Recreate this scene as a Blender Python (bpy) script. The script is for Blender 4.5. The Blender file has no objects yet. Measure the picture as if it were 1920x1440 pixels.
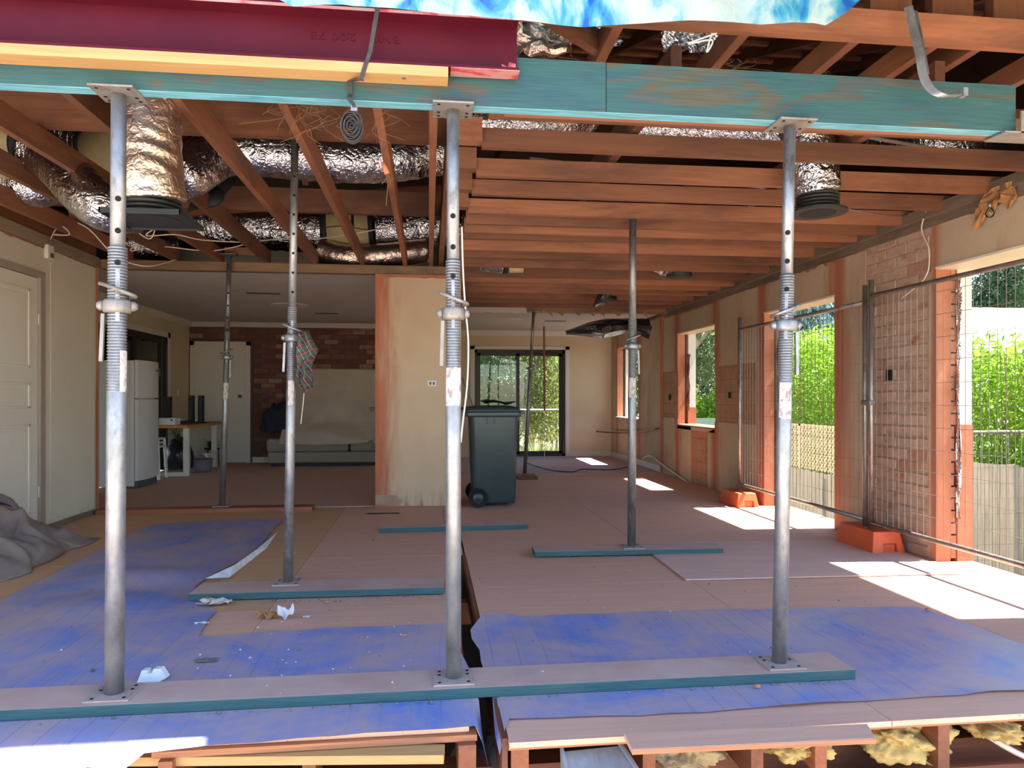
import bpy, bmesh, math, random
from mathutils import Vector, Matrix, noise
random.seed(7)
C = bpy.context.scene.collection
SC = bpy.context.scene

# ------------------------------------------------------------------ camera, sky, sun, exposure
YAW = math.atan(156 / 1331)
F, EYE, HY = 1331.0, 1.14, 745.0
cam_d = bpy.data.cameras.new('camera'); cam = bpy.data.objects.new('camera', cam_d); C.objects.link(cam)
cam.location = (0, 0, EYE); cam.rotation_euler = (math.pi / 2, 0, -YAW)
cam_d.sensor_width = 36; cam_d.lens = F / 1920 * 36; cam_d.shift_y = 25 / 1920
cam_d.clip_start = 0.05; cam_d.clip_end = 300
SC.camera = cam
SUN_EL = math.radians(58)
w = bpy.data.worlds.new('sky'); SC.world = w; w.use_nodes = True
nt = w.node_tree; nt.nodes.clear()
sky = nt.nodes.new('ShaderNodeTexSky'); sky.sky_type = 'NISHITA'; sky.sun_disc = False
sky.sun_elevation = SUN_EL; sky.sun_rotation = math.radians(90); sky.dust_density = 0.4; sky.air_density = 1.0; sky.altitude = 100
bg = nt.nodes.new('ShaderNodeBackground'); bg.inputs['Strength'].default_value = 0.165
wo = nt.nodes.new('ShaderNodeOutputWorld')
nt.links.new(sky.outputs[0], bg.inputs[0]); nt.links.new(bg.outputs[0], wo.inputs[0])
sun_d = bpy.data.lights.new('sun', 'SUN'); sun = bpy.data.objects.new('sun', sun_d); C.objects.link(sun)
sun_d.energy = 8.5; sun_d.angle = math.radians(0.53); sun_d.color = (1.0, 0.94, 0.86)
sdir = Vector((-math.cos(SUN_EL), 0.03, -math.sin(SUN_EL)))
sun.rotation_euler = sdir.to_track_quat('-Z', 'Y').to_euler(); sun.location = (12, 0, 14)
SC.view_settings.view_transform = 'Standard'; SC.view_settings.look = 'None'
SC.view_settings.gamma = 1.0; SC.view_settings.use_curve_mapping = False
SC.view_settings.exposure = 2.0
SC.cycles.max_bounces = 10; SC.cycles.diffuse_bounces = 7; SC.cycles.transparent_max_bounces = 24
SC.cycles.sample_clamp_indirect = 6.0; SC.cycles.caustics_reflective = False; SC.cycles.caustics_refractive = False

# ------------------------------------------------------------------ survey helpers: photo pixel -> point on a known plane of the building
def ray(px, py):
    u = (px - 960) / F; v = (HY - py) / F
    return (u * math.cos(YAW) + math.sin(YAW), -u * math.sin(YAW) + math.cos(YAW), v)
def zp(px, py, z=0.0):
    d = ray(px, py); t = (z - EYE) / d[2]; return Vector((d[0] * t, d[1] * t, z))
def yp(px, py, Y):
    d = ray(px, py); t = Y / d[1]; return Vector((d[0] * t, Y, EYE + d[2] * t))
def xp(px, py, X):
    d = ray(px, py); t = X / d[0]; return Vector((X, d[1] * t, EYE + d[2] * t))
def nz(x, y, z, s=1.0, seed=0.0): return noise.noise(Vector((x * s + seed, y * s + seed * 1.7, z * s)))

# ------------------------------------------------------------------ materials
MATS = {}
def srgb(h):
    c = [int(h[i:i + 2], 16) / 255 for i in (0, 2, 4)]
    return tuple(((x / 12.92) if x <= .04045 else ((x + .055) / 1.055) ** 2.4) for x in c)
def newmat(name):
    m = bpy.data.materials.new(name); m.use_nodes = True; t = m.node_tree; t.nodes.clear()
    b = t.nodes.new('ShaderNodeBsdfPrincipled'); o = t.nodes.new('ShaderNodeOutputMaterial')
    t.links.new(b.outputs[0], o.inputs[0]); MATS[name] = m
    return m, t, b, o
def N(t, k, **kw):
    n = t.nodes.new(k)
    for a, v in kw.items(): setattr(n, a, v)
    return n
def coords(t, scale=(1, 1, 1), world=True, seed=True):
    tc = N(t, 'ShaderNodeTexCoord'); mp = N(t, 'ShaderNodeMapping'); mp.inputs['Scale'].default_value = scale
    t.links.new(tc.outputs['Object'], mp.inputs[0])
    if seed:
        oi = N(t, 'ShaderNodeObjectInfo'); ml = N(t, 'ShaderNodeVectorMath', operation='SCALE'); ml.inputs[0].default_value = (31, 17, 23)
        t.links.new(oi.outputs['Random'], ml.inputs['Scale']); t.links.new(ml.outputs[0], mp.inputs['Location'])
    return mp.outputs[0]
def nse(t, vec, scale, detail=4, rough=.6, dist=0.0):
    n = N(t, 'ShaderNodeTexNoise'); n.inputs['Scale'].default_value = scale; n.inputs['Detail'].default_value = detail
    n.inputs['Roughness'].default_value = rough; n.inputs['Distortion'].default_value = dist
    t.links.new(vec, n.inputs['Vector']); return n.outputs['Fac']
def ramp(t, fac, stops):
    r = N(t, 'ShaderNodeValToRGB'); e = r.color_ramp.elements
    while len(e) < len(stops): e.new(0.5)
    for i, (p, c) in enumerate(stops):
        e[i].position = p; e[i].color = (c[0], c[1], c[2], 1) if not isinstance(c, (int, float)) else (c, c, c, 1)
    t.links.new(fac, r.inputs[0]); return r.outputs[0]
def mix(t, fac, a, b, mode='MIX'):
    m = N(t, 'ShaderNodeMix', data_type='RGBA', blend_type=mode)
    for s, v in ((0, fac), (6, a), (7, b)):
        if hasattr(v, 'links'): t.links.new(v, m.inputs[s])
        else: m.inputs[s].default_value = v if s == 0 else (v[0], v[1], v[2], 1)
    return m.outputs[2]
def bump(t, b, h, strength=.3, dist=.01):
    n = N(t, 'ShaderNodeBump'); n.inputs['Strength'].default_value = strength; n.inputs['Distance'].default_value = dist
    t.links.new(h, n.inputs['Height']); t.links.new(n.outputs[0], b.inputs['Normal']); return n
def setc(t, b, c):
    if hasattr(c, 'links'): t.links.new(c, b.inputs['Base Color'])
    else: b.inputs['Base Color'].default_value = (c[0], c[1], c[2], 1)
def plain(name, col, rough=.6, metal=0.0, col2=None, scale=8, bs=0.0, bscale=60, stretch=(1, 1, 1), detail=4, lo=.35, hi=.7, trans=0.0):
    m, t, b, o = newmat(name); v = coords(t, stretch)
    b.inputs['Roughness'].default_value = rough; b.inputs['Metallic'].default_value = metal
    if col2: setc(t, b, ramp(t, nse(t, v, scale, detail), [(lo, col), (hi, col2)]))
    else: setc(t, b, col)
    if bs: bump(t, b, nse(t, v, bscale, 5), bs, .005)
    if trans:
        tr = N(t, 'ShaderNodeBsdfTranslucent'); tr.inputs[0].default_value = (*(col2 or col), 1)
        mx = N(t, 'ShaderNodeMixShader'); mx.inputs[0].default_value = trans
        t.links.new(b.outputs[0], mx.inputs[1]); t.links.new(tr.outputs[0], mx.inputs[2]); t.links.new(mx.outputs[0], o.inputs[0])
    return m
def wood(name, a, bcol, dark, axis='x', rough=.6, var=.35, stain=.45, bs=.15):
    m, t, b, o = newmat(name)
    st = {'x': (.9, 14, 14), 'y': (14, .9, 14), 'z': (14, 14, .9)}[axis]
    st2 = {'x': (.5, 2.2, 2.2), 'y': (2.2, .5, 2.2), 'z': (2.2, 2.2, .5)}[axis]
    v = coords(t, st); v2 = coords(t, st2)
    g = nse(t, v, 2.2, 6, .65, 1.2)
    base = ramp(t, g, [(.3, a), (.7, bcol)])
    s = ramp(t, nse(t, v2, 1.6, 5, .65, .6), [(stain, 0.0), (stain + .22, 1.0)])
    s2 = N(t, 'ShaderNodeMath', operation='MULTIPLY'); s2.inputs[1].default_value = .75; t.links.new(s, s2.inputs[0])
    c = mix(t, s2.outputs[0], base, dark)
    oi = N(t, 'ShaderNodeObjectInfo'); hv = N(t, 'ShaderNodeHueSaturation')
    mr = N(t, 'ShaderNodeMapRange'); mr.inputs[3].default_value = 1 - var; mr.inputs[4].default_value = 1 + var * .6
    t.links.new(oi.outputs['Random'], mr.inputs[0]); t.links.new(mr.outputs[0], hv.inputs['Value']); t.links.new(c, hv.inputs['Color'])
    setc(t, b, hv.outputs[0]); b.inputs['Roughness'].default_value = rough
    bump(t, b, g, bs, .004)
    return m
J1, J2, JD = srgb('7e5038'), srgb('946042'), srgb('4c3025')
wood('joist_x', J1, J2, JD, 'x', stain=.47, var=.45); wood('joist_y', J1, J2, JD, 'y', stain=.46, var=.4); wood('joist_z', J1, J2, JD, 'z', stain=.55)
wood('old_timber_x', srgb('7d4630'), srgb('985a3a'), srgb('4a2a20'), 'x'); wood('old_timber_y', srgb('7d4630'), srgb('985a3a'), srgb('4a2a20'), 'y')
wood('pine_x', srgb('c09a66'), srgb('ae8450'), srgb('9a7044'), 'x', stain=.62, var=.05)
wood('plate_y', srgb('7d6a58'), srgb('93806c'), srgb('574a40'), 'y'); wood('plate_x', srgb('8a6a4e'), srgb('a07d5c'), srgb('5c4232'), 'x')
wood('roof_dark', srgb('3a241d'), srgb('4a2e24'), srgb('241814'), 'x', stain=.5)
wood('rafter', srgb('643c29'), srgb('704632'), srgb('38221a'), 'y')
wood('table_top', srgb('a8743f'), srgb('b9854c'), srgb('94602f'), 'y', var=.05)
wood('grey_board', srgb('8d8d90'), srgb('a2a2a4'), srgb('74767c'), 'y', var=.05)

def lvl(name, c1, c2, c3, dusty=None):
    m, t, b, o = newmat(name); v = coords(t, (.5, 1, 1.9)); v2 = coords(t, (1.0, 1, 6))
    n1 = nse(t, v, 1.5, 3, .5, 2.2)
    wv = N(t, 'ShaderNodeMath', operation='MULTIPLY'); wv.inputs[1].default_value = 20; t.links.new(n1, wv.inputs[0])
    sn = N(t, 'ShaderNodeMath', operation='SINE'); t.links.new(wv.outputs[0], sn.inputs[0])
    ma = ramp(t, sn.outputs[0], [(.2, c1), (.8, c2)])
    c = mix(t, ramp(t, nse(t, v2, 3, 5), [(.45, 0.0), (.75, .8)]), ma, c3)
    fine = ramp(t, nse(t, coords(t, (1, 10, 50)), 6, 3), [(.3, .62), (.7, 1.15)])
    c = mix(t, 1.0, c, fine, 'MULTIPLY')
    if dusty:
        g = N(t, 'ShaderNodeNewGeometry'); sx = N(t, 'ShaderNodeSeparateXYZ'); t.links.new(g.outputs['Normal'], sx.inputs[0])
        up = ramp(t, sx.outputs['Z'], [(.5, 0.0), (.8, 1.0)])
        dn = ramp(t, nse(t, coords(t), 5, 6), [(.3, dusty[0]), (.7, dusty[1])])
        c = mix(t, up, c, dn)
    setc(t, b, c); b.inputs['Roughness'].default_value = .62
    return m
lvl('lvl_face', srgb('2b5454'), srgb('4c4a3c'), srgb('264858'))
lvl('lvl_edge', srgb('6fb0bf'), srgb('5fa3b6'), srgb('7fb8c4'))
lvl('sole_plank', srgb('315c60'), srgb('3c5e60'), srgb('2a5058'), dusty=(srgb('c9a99e'), srgb('b8958a')))

def red_paint():
    m, t, b, o = newmat('red_paint'); v = coords(t)
    setc(t, b, ramp(t, nse(t, v, 2.5, 3), [(.3, srgb('480f1d')), (.7, srgb('521322'))]))
    b.inputs['Roughness'].default_value = .4; b.inputs['Specular IOR Level'].default_value = .15; bump(t, b, nse(t, v, 120, 2), .05, .002)
    m, t, b, o = newmat('red_scuffed_or_lit'); v = coords(t, (1, 3, 1))
    setc(t, b, ramp(t, nse(t, v, 7, 6, .7), [(.42, srgb('a83a44')), (.5, srgb('c07a78')), (.7, srgb('9d8a86'))]))  # scuffed paint; its pink also serves as the painted highlight on the flange edge
    b.inputs['Roughness'].default_value = .5
red_paint()
def galv(name, a, c, dirt, rough=.45, metal=.75):
    m, t, b, o = newmat(name); v = coords(t, (1, 1, .5))
    base = ramp(t, nse(t, v, 22, 6, .7), [(.3, a), (.7, c)])
    d = ramp(t, nse(t, v, 9, 7, .75), [(.52, 0.0), (.66, .9)])
    setc(t, b, mix(t, d, base, dirt)); b.inputs['Metallic'].default_value = metal
    t.links.new(ramp(t, nse(t, v, 12, 4), [(.3, rough - .1), (.7, rough + .15)]), b.inputs['Roughness'])
    bump(t, b, nse(t, v, 40, 4), .12, .003)
galv('galv', srgb('85868a'), srgb('a6a7a8'), srgb('726b65')); galv('galv_white', srgb('827c76'), srgb('9a948d'), srgb('695e55'), .55, .45)
galv('galv_dark', srgb('7d7f80'), srgb('9a9b9b'), srgb('6b625c')); galv('fence_steel', srgb('8a8480'), srgb('a39c97'), srgb('6e5c52'), .4, .7)
plain('fence_wire', srgb('8f847e'), .5, .5)
plain('sticker', srgb('bdb3ad'), .6, 0, srgb('857b75'), 60, stretch=(1, 1, .5), lo=.5, hi=.62)
def foil(name, tint, rough=.2, bs=.8):
    m, t, b, o = newmat(name); setc(t, b, tint); b.inputs['Metallic'].default_value = 1.0; b.inputs['Roughness'].default_value = rough
    v = coords(t, (1, 1, 1)); n1 = nse(t, v, 16, 2, .5, .7); n2 = nse(t, v, 38, 2, .5, .6)
    def ridge(n):
        su = N(t, 'ShaderNodeMath', operation='SUBTRACT'); su.inputs[1].default_value = .5; t.links.new(n, su.inputs[0]); ab = N(t, 'ShaderNodeMath', operation='ABSOLUTE'); t.links.new(su.outputs[0], ab.inputs[0]); return ab.outputs[0]
    ad = N(t, 'ShaderNodeMath', operation='MULTIPLY_ADD'); t.links.new(ridge(n2), ad.inputs[0]); ad.inputs[1].default_value = .4; t.links.new(ridge(n1), ad.inputs[2])
    bump(t, b, ad.outputs[0], bs, .03)
foil('foil', srgb('d8d6d8')); foil('foil_warm', srgb('dcc4b4'), .36, .4)
plain('black_plastic', srgb('161617'), .6, 0, srgb('202224'), 6); plain('dusty_plate', srgb('b29c94'), .8, 0, srgb('9a8880'), 12); plain('black_rubber', srgb('1c1c20'), .7)
plain('black_sheet', srgb('1e2028'), .28, 0, srgb('2a2c34'), 4, bs=.4, bscale=9)
plain('cream_plastic', srgb('cbb98a'), .55, 0, srgb('bda978'), 6)
plain('bin_green', srgb('2e3f42'), .36, 0, srgb('384a4b'), 3, bs=.06, bscale=9)
plain('white_paint', srgb('cfc9c2'), .5); plain('door_cream', srgb('ddd5c6'), .45, 0, srgb('d6cdbd'), 3); plain('frame_taupe', srgb('9a8b7c'), .6, 0, srgb('a4968a'), 4)
plain('fridge_white', srgb('d6d6d8'), .3); plain('seal_grey', srgb('55565a'), .6)
plain('ceiling_white', srgb('c9c2bc'), .85, 0, srgb('c2bbb4'), 2); plain('cornice', srgb('d2cbc4'), .7)
plain('black_alu', srgb('24211f'), .35, .3); plain('dark_hole', srgb('0c0b0b'), .9)
plain('carpet', srgb('cda58f'), .95, 0, srgb('bf957f'), 30, bs=.5, bscale=400)
plain('sofa_fabric', srgb('8d857c'), .9, 0, srgb('989086'), 40, bs=.2, bscale=300)
plain('drop_sheet', srgb('c3b6a8'), .9, 0, srgb('b7a99b'), 3, bs=.15, bscale=40); plain('drop_sheet_dusty', srgb('8d7b74'), .95, 0, srgb('7f6c66'), 5, bs=.3, bscale=30)
plain('navy_cloth', srgb('23283a'), .9); plain('white_plastic', srgb('dcdcdc'), .4); plain('paper_white', srgb('e4e1e4'), .8, 0, srgb('c9c2c4'), 12)
plain('cardboard', srgb('a9794c'), .85, 0, srgb('96683f'), 12); plain('rag', srgb('cfc0ba'), .9, 0, srgb('9a6a58'), 14, lo=.5, hi=.6)
plain('orange_plastic', srgb('d85a2c'), .5, 0, srgb('b8542f'), 5, bs=.05)
plain('insulation', srgb('c9ad6c'), 1.0, 0, srgb('b89a60'), 14, bs=1.0, bscale=50, detail=8); plain('insulation_grey', srgb('b89e6c'), 1.0, 0, srgb('8d8272'), 10, bs=1.0, bscale=60)
plain('rubble', srgb('8c827c'), .95, 0, srgb('5f5650'), 9, bs=1.0, bscale=30); plain('soil', srgb('57453c'), 1.0, 0, srgb('473730'), 6, bs=.8, bscale=20)
plain('paving', srgb('c9bcae'), .9, 0, srgb('b8aa9c'), 4, bs=.3, bscale=40); plain('yard_soil', srgb('8a7a62'), 1.0, 0, srgb('71684a'), 2, bs=.6, bscale=20)
plain('copper', srgb('8a4a30'), .4, .8); plain('cable_white', srgb('d5c6b8'), .5); plain('cable_black', srgb('1d1a1a'), .5); plain('webbing', srgb('343231'), .9, 0, srgb('434040'), 60)
plain('ply_edge', srgb('b07a56'), .8, 0, srgb('8f5a40'), 3, stretch=(1, 6, 90)); plain('brass', srgb('6b5a3f'), .35, .8)
plain('fibre', srgb('6e5038'), .9)
plain('terracotta', srgb('c07a5c'), .8); plain('grey_cloth', srgb('6e6470'), .9); plain('white_render', srgb('e9e7e4'), .8); plain('roof_white', srgb('f0f0f0'), .5)
plain('outer_paint', srgb('dcd5c8'), .75, 0, srgb('cfc7b9'), 5, bs=.2, bscale=40)
plain('paling', srgb('b4b0a8'), .9, 0, srgb('96938a'), 5, stretch=(4, 4, .5), bs=.2); plain('lattice_wood', srgb('cfc3ac'), .8, 0, srgb('bfb299'), 8)
plain('paling_green', srgb('7f9a92'), .7)
plain('bark', srgb('8f8378'), .9, 0, srgb('5e5149'), 5, stretch=(3, 3, .6), bs=.8, bscale=14); plain('bark_pale', srgb('b9b0a2'), .8, 0, srgb('8f877a'), 3, bs=.4, bscale=10)
for nm, a_, b_ in (('leaf_bamboo', '6d9426', '84aa32'), ('leaf_gum', '56704a', '74885e'), ('leaf_dark', '30482c', '445e3a'), ('leaf_yellow', '7a8444', '909650'), ('leaf_blue', '6a8488', '84a0a0')):
    plain(nm, srgb(a_), .5, 0, srgb(b_), 3, trans=.45)

def floor_mat(name, a, c, d, axis):
    m, t, b, o = newmat(name); st = (.8, 16, 1) if axis == 'x' else (16, .8, 1)
    v = coords(t, st, seed=True); v2 = coords(t, (1, 1, 1), seed=False)
    g = nse(t, v, 2.0, 5, .6, .8); base = ramp(t, g, [(.3, a), (.7, c)])
    p = ramp(t, nse(t, v2, 1.3, 5, .6), [(.4, 0.0), (.7, .6)]); col = mix(t, p, base, d)
    spk = ramp(t, nse(t, v2, 60, 3, .6), [(.68, 0.0), (.74, .6)]); col = mix(t, spk, col, srgb('5a3a32'))
    setc(t, b, col); b.inputs['Roughness'].default_value = .7; bump(t, b, g, .08, .003)
floor_mat('ply_floor', srgb('dfae94'), srgb('d09c82'), srgb('cca294'), 'x')
floor_mat('ply_warm', srgb('d4a478'), srgb('c6966a'), srgb('c49c88'), 'x')
floor_mat('ply_raised', srgb('dab6a8'), srgb('cea698'), srgb('cba89e'), 'x')
floor_mat('lino_back', srgb('c2a8aa'), srgb('b69a9e'), srgb('b49492'), 'x')

def membrane_mat():
    m, t, b, o = newmat('membrane'); v = coords(t, seed=False)
    dust = ramp(t, nse(t, v, 2.2, 6, .68, .7), [(.34, 0.05), (.46, .5), (.62, .95)])
    blue = ramp(t, nse(t, v, 1.2, 2), [(.3, srgb('5578c0')), (.7, srgb('6088d6'))])
    st = ramp(t, nse(t, coords(t, (9, .4, 1), seed=False), 2, 3), [(.35, 0.0), (.65, .35)])
    dust2 = mix(t, st, dust, (1, 1, 1))
    c = mix(t, dust2, blue, srgb('b8a0a4'))
    # board lines telegraphing through the sheet (along Y)
    sx = N(t, 'ShaderNodeSeparateXYZ'); t.links.new(v, sx.inputs[0])
    wob = N(t, 'ShaderNodeMath', operation='MULTIPLY_ADD'); t.links.new(nse(t, v, .6, 2), wob.inputs[0]); wob.inputs[1].default_value = .12; t.links.new(sx.outputs['X'], wob.inputs[2])
    dv = N(t, 'ShaderNodeMath', operation='DIVIDE'); dv.inputs[1].default_value = .112; t.links.new(wob.outputs[0], dv.inputs[0])
    fr = N(t, 'ShaderNodeMath', operation='FRACT'); t.links.new(dv.outputs[0], fr.inputs[0])
    ln = ramp(t, fr.outputs[0], [(0.0, 1.0), (.05, 0.0)])
    vis = ramp(t, nse(t, v, .9, 2), [(.40, 0.0), (.62, .6)])
    lm = N(t, 'ShaderNodeMath', operation='MULTIPLY'); t.links.new(ln, lm.inputs[0]); t.links.new(vis, lm.inputs[1])
    c = mix(t, lm.outputs[0], c, srgb('4a4058'))
    ge = N(t, 'ShaderNodeNewGeometry'); c = mix(t, ge.outputs['Backfacing'], c, srgb('d8dade'))
    setc(t, b, c); b.inputs['Roughness'].default_value = .45
    bump(t, b, lm.outputs[0], -.3, .004)
membrane_mat()

def stained(name, edges_axis, edges, base=('bda88f', 'ad987f'), stain='a5654a', drips=False, low=None, blotch=.0):
    """beige render with brick dust rubbed in along the listed edges"""
    m, t, b, o = newmat(name); tc = N(t, 'ShaderNodeTexCoord'); sx = N(t, 'ShaderNodeSeparateXYZ'); t.links.new(tc.outputs['Object'], sx.inputs[0])
    v = tc.outputs['Object']
    streak = nse(t, coords(t, (3, 3, .35), seed=False), 2.6, 5, .65, .4)
    c = ramp(t, nse(t, v, 1.4, 5, .6), [(.3, srgb(base[0])), (.7, srgb(base[1]))])
    acc = None
    for e, wd in edges:
        su = N(t, 'ShaderNodeMath', operation='SUBTRACT'); su.inputs[1].default_value = e; t.links.new(sx.outputs[edges_axis], su.inputs[0])
        ab = N(t, 'ShaderNodeMath', operation='ABSOLUTE'); t.links.new(su.outputs[0], ab.inputs[0])
        jt = N(t, 'ShaderNodeMath', operation='MULTIPLY_ADD'); t.links.new(streak, jt.inputs[0]); jt.inputs[1].default_value = wd * 1.5; t.links.new(ab.outputs[0], jt.inputs[2])
        mr = N(t, 'ShaderNodeMapRange', interpolation_type='SMOOTHSTEP'); mr.inputs[1].default_value = wd * .75; mr.inputs[2].default_value = wd * 1.7; mr.inputs[3].default_value = 1; mr.inputs[4].default_value = 0
        t.links.new(jt.outputs[0], mr.inputs[0])
        if acc is None: acc = mr.outputs[0]
        else:
            mx = N(t, 'ShaderNodeMath', operation='MAXIMUM'); t.links.new(acc, mx.inputs[0]); t.links.new(mr.outputs[0], mx.inputs[1]); acc = mx.outputs[0]
    if blotch:
        bl = ramp(t, nse(t, coords(t, (1.2, 1.2, .5), seed=False), 2.0, 5, .65), [(.5, 0.0), (.72, blotch)])
        mx = N(t, 'ShaderNodeMath', operation='MAXIMUM'); t.links.new(acc, mx.inputs[0]); t.links.new(bl, mx.inputs[1]); acc = mx.outputs[0]
    c = mix(t, acc, c, srgb(stain))
    if low:
        mr = N(t, 'ShaderNodeMapRange'); mr.inputs[1].default_value = 0; mr.inputs[2].default_value = low[0]; mr.inputs[3].default_value = 1; mr.inputs[4].default_value = 0
        t.links.new(sx.outputs['Z'], mr.inputs[0]); th = N(t, 'ShaderNodeMath', operation='MULTIPLY'); t.links.new(mr.outputs[0], th.inputs[0])
        t.links.new(ramp(t, nse(t, coords(t, (5, 5, .6), seed=False), 3, 5, .7), [(.45, 0.0), (.65, 1.0)]), th.inputs[1]); c = mix(t, th.outputs[0], c, srgb(low[1]))
    setc(t, b, c); b.inputs['Roughness'].default_value = .85; bump(t, b, nse(t, v, 18, 6), .12, .01)
    return m
stained('render_right', 'Y', [(4.57, .10), (5.75, .26), (7.15, .2), (8.4, .2), (9.72, .2), (11.6, .3), (12.95, .1), (10.38, .1)], blotch=.55)
stained('render_nib', 'X', [(-.55, .30)], base=('cdb79c', 'c0a98e'), stain='b0664a', low=(.22, '9a6a5a'), blotch=.12)
stained('render_left', 'Y', [(7.42, .07)], base=('d2c9b8', 'c8beac'), low=(.10, '8a7a6e'))
stained('render_back', 'X', [(99, .1)], base=('cdbb9f', 'c2b094'))
plain('brick_jamb', srgb('a86a4e'), .85, 0, srgb('b87e5e'), 5, bs=.5, bscale=14, detail=7)
def exposed_brick():
    m, t, b, o = newmat('brick_whitewashed'); v = coords(t, (1, 1, 1))
    n = nse(t, v, 6, 7, .7, .6); c = ramp(t, n, [(.3, srgb('bfa692')), (.58, srgb('b2947f')), (.66, srgb('a4694f')), (.76, srgb('6c463a'))])
    oi = N(t, 'ShaderNodeObjectInfo'); c = mix(t, ramp(t, oi.outputs['Random'], [(.88, 0.0), (.97, .55)]), c, srgb('a06048'))
    setc(t, b, c); b.inputs['Roughness'].default_value = .9; bump(t, b, nse(t, v, 22, 7, .7), .8, .012)
    m, t, b, o = newmat('mortar_old'); v = coords(t, (1, 1, 1))
    setc(t, b, ramp(t, nse(t, v, 5, 7, .7), [(.35, srgb('b59b87')), (.6, srgb('a58873')), (.75, srgb('7a5848'))])); b.inputs['Roughness'].default_value = .95
    bump(t, b, nse(t, v, 20, 7, .7), .9, .015)
    m, t, b, o = newmat('brick_dark'); v = coords(t, (1, 1, 1)); oi = N(t, 'ShaderNodeObjectInfo')
    base = ramp(t, oi.outputs['Random'], [(0.0, srgb('6a4540')), (.5, srgb('77504a')), (.8, srgb('835c50')), (1.0, srgb('a08070'))])
    c = mix(t, ramp(t, nse(t, v, 9, 5), [(.4, 0.0), (.75, .5)]), base, srgb('503430'))
    setc(t, b, c); b.inputs['Roughness'].default_value = .9; bump(t, b, nse(t, v, 30, 5), .4, .006)
    plain('mortar_dark', srgb('5c4642'), .95)
exposed_brick()
def tile_glue():
    m, t, b, o = newmat('tile_glue'); v = coords(t, seed=False)
    c = ramp(t, nse(t, v, 5, 6, .7), [(.3, srgb('b08e72')), (.6, srgb('a07658')), (.74, srgb('6e4a3a'))])
    br = N(t, 'ShaderNodeTexBrick'); br.offset = 0; br.inputs['Scale'].default_value = 1; br.inputs['Brick Width'].default_value = .15; br.inputs['Row Height'].default_value = .15; br.inputs['Mortar Size'].default_value = .006
    sp = N(t, 'ShaderNodeSeparateXYZ'); cb = N(t, 'ShaderNodeCombineXYZ'); t.links.new(v, sp.inputs[0]); t.links.new(sp.outputs['Y'], cb.inputs[0]); t.links.new(sp.outputs['Z'], cb.inputs[1]); t.links.new(cb.outputs[0], br.inputs['Vector'])
    gm = N(t, 'ShaderNodeMath', operation='MULTIPLY'); gm.inputs[1].default_value = .4; t.links.new(br.outputs['Fac'], gm.inputs[0]); c = mix(t, gm.outputs[0], c, srgb('6b4a3a')); setc(t, b, c); b.inputs['Roughness'].default_value = .9; bump(t, b, nse(t, v, 25, 6), .5, .008)
tile_glue()
def glass():
    m, t, b, o = newmat('glass'); b.inputs['Roughness'].default_value = 0; b.inputs['Base Color'].default_value = (.9, .95, .93, 1)
    tr = N(t, 'ShaderNodeBsdfTransparent'); tr.inputs[0].default_value = (.88, .93, .9, 1); gl = N(t, 'ShaderNodeBsdfGlossy'); gl.inputs['Roughness'].default_value = .02
    fr = N(t, 'ShaderNodeFresnel'); fr.inputs[0].default_value = 1.45; mx = N(t, 'ShaderNodeMixShader')
    t.links.new(fr.outputs[0], mx.inputs[0]); t.links.new(tr.outputs[0], mx.inputs[1]); t.links.new(gl.outputs[0], mx.inputs[2]); t.links.new(mx.outputs[0], o.inputs[0])
glass()
def tarp():
    m, t, b, o = newmat('tarp_blue'); v = coords(t, seed=False)
    blue = ramp(t, nse(t, coords(t, (2.2, 2.2, 1), seed=False), 2.6, 4, .55, .8), [(.36, srgb('0a6ee0')), (.44, srgb('4fc0ee')), (.54, srgb('c4ecf4')), (.75, srgb('e4f6f8'))])  # whitish sun highlights and deeper blue folds are put into the colour
    setc(t, b, blue); b.inputs['Roughness'].default_value = .4
    bump(t, b, nse(t, v, 14, 5, .6, .5), .5, .02)
    tr = N(t, 'ShaderNodeBsdfTranslucent'); t.links.new(blue, tr.inputs[0]); mx = N(t, 'ShaderNodeMixShader'); mx.inputs[0].default_value = .55
    t.links.new(b.outputs[0], mx.inputs[1]); t.links.new(tr.outputs[0], mx.inputs[2]); t.links.new(mx.outputs[0], o.inputs[0])
tarp()
def tartan():
    m, t, b, o = newmat('tartan'); v = coords(t, (1, 1, 1), seed=False); rot = N(t, 'ShaderNodeMapping'); rot.inputs['Rotation'].default_value = (0, .5, 0); t.links.new(v, rot.inputs[0])
    sx = N(t, 'ShaderNodeSeparateXYZ'); t.links.new(rot.outputs[0], sx.inputs[0]); c = None
    def band(ax, per, lo, hi):
        d = N(t, 'ShaderNodeMath', operation='DIVIDE'); d.inputs[1].default_value = per; t.links.new(sx.outputs[ax], d.inputs[0]); f = N(t, 'ShaderNodeMath', operation='FRACT'); t.links.new(d.outputs[0], f.inputs[0])
        return ramp(t, f.outputs[0], [(lo, 0.0), (lo + .001, 1.0), (hi, 1.0), (hi + .001, 0.0)])
    c = mix(t, band('X', .05, .05, .5), srgb('2f4a40'), srgb('4a2630')); c = mix(t, band('Z', .05, .05, .45), c, srgb('38524a'))
    c = mix(t, band('X', .05, .7, .77), c, srgb('a84048')); c = mix(t, band('Z', .05, .65, .71), c, srgb('a84048')); c = mix(t, band('X', .05, .27, .31), c, srgb('9aa08a'))
    setc(t, b, c); b.inputs['Roughness'].default_value = .9
tartan()

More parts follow.
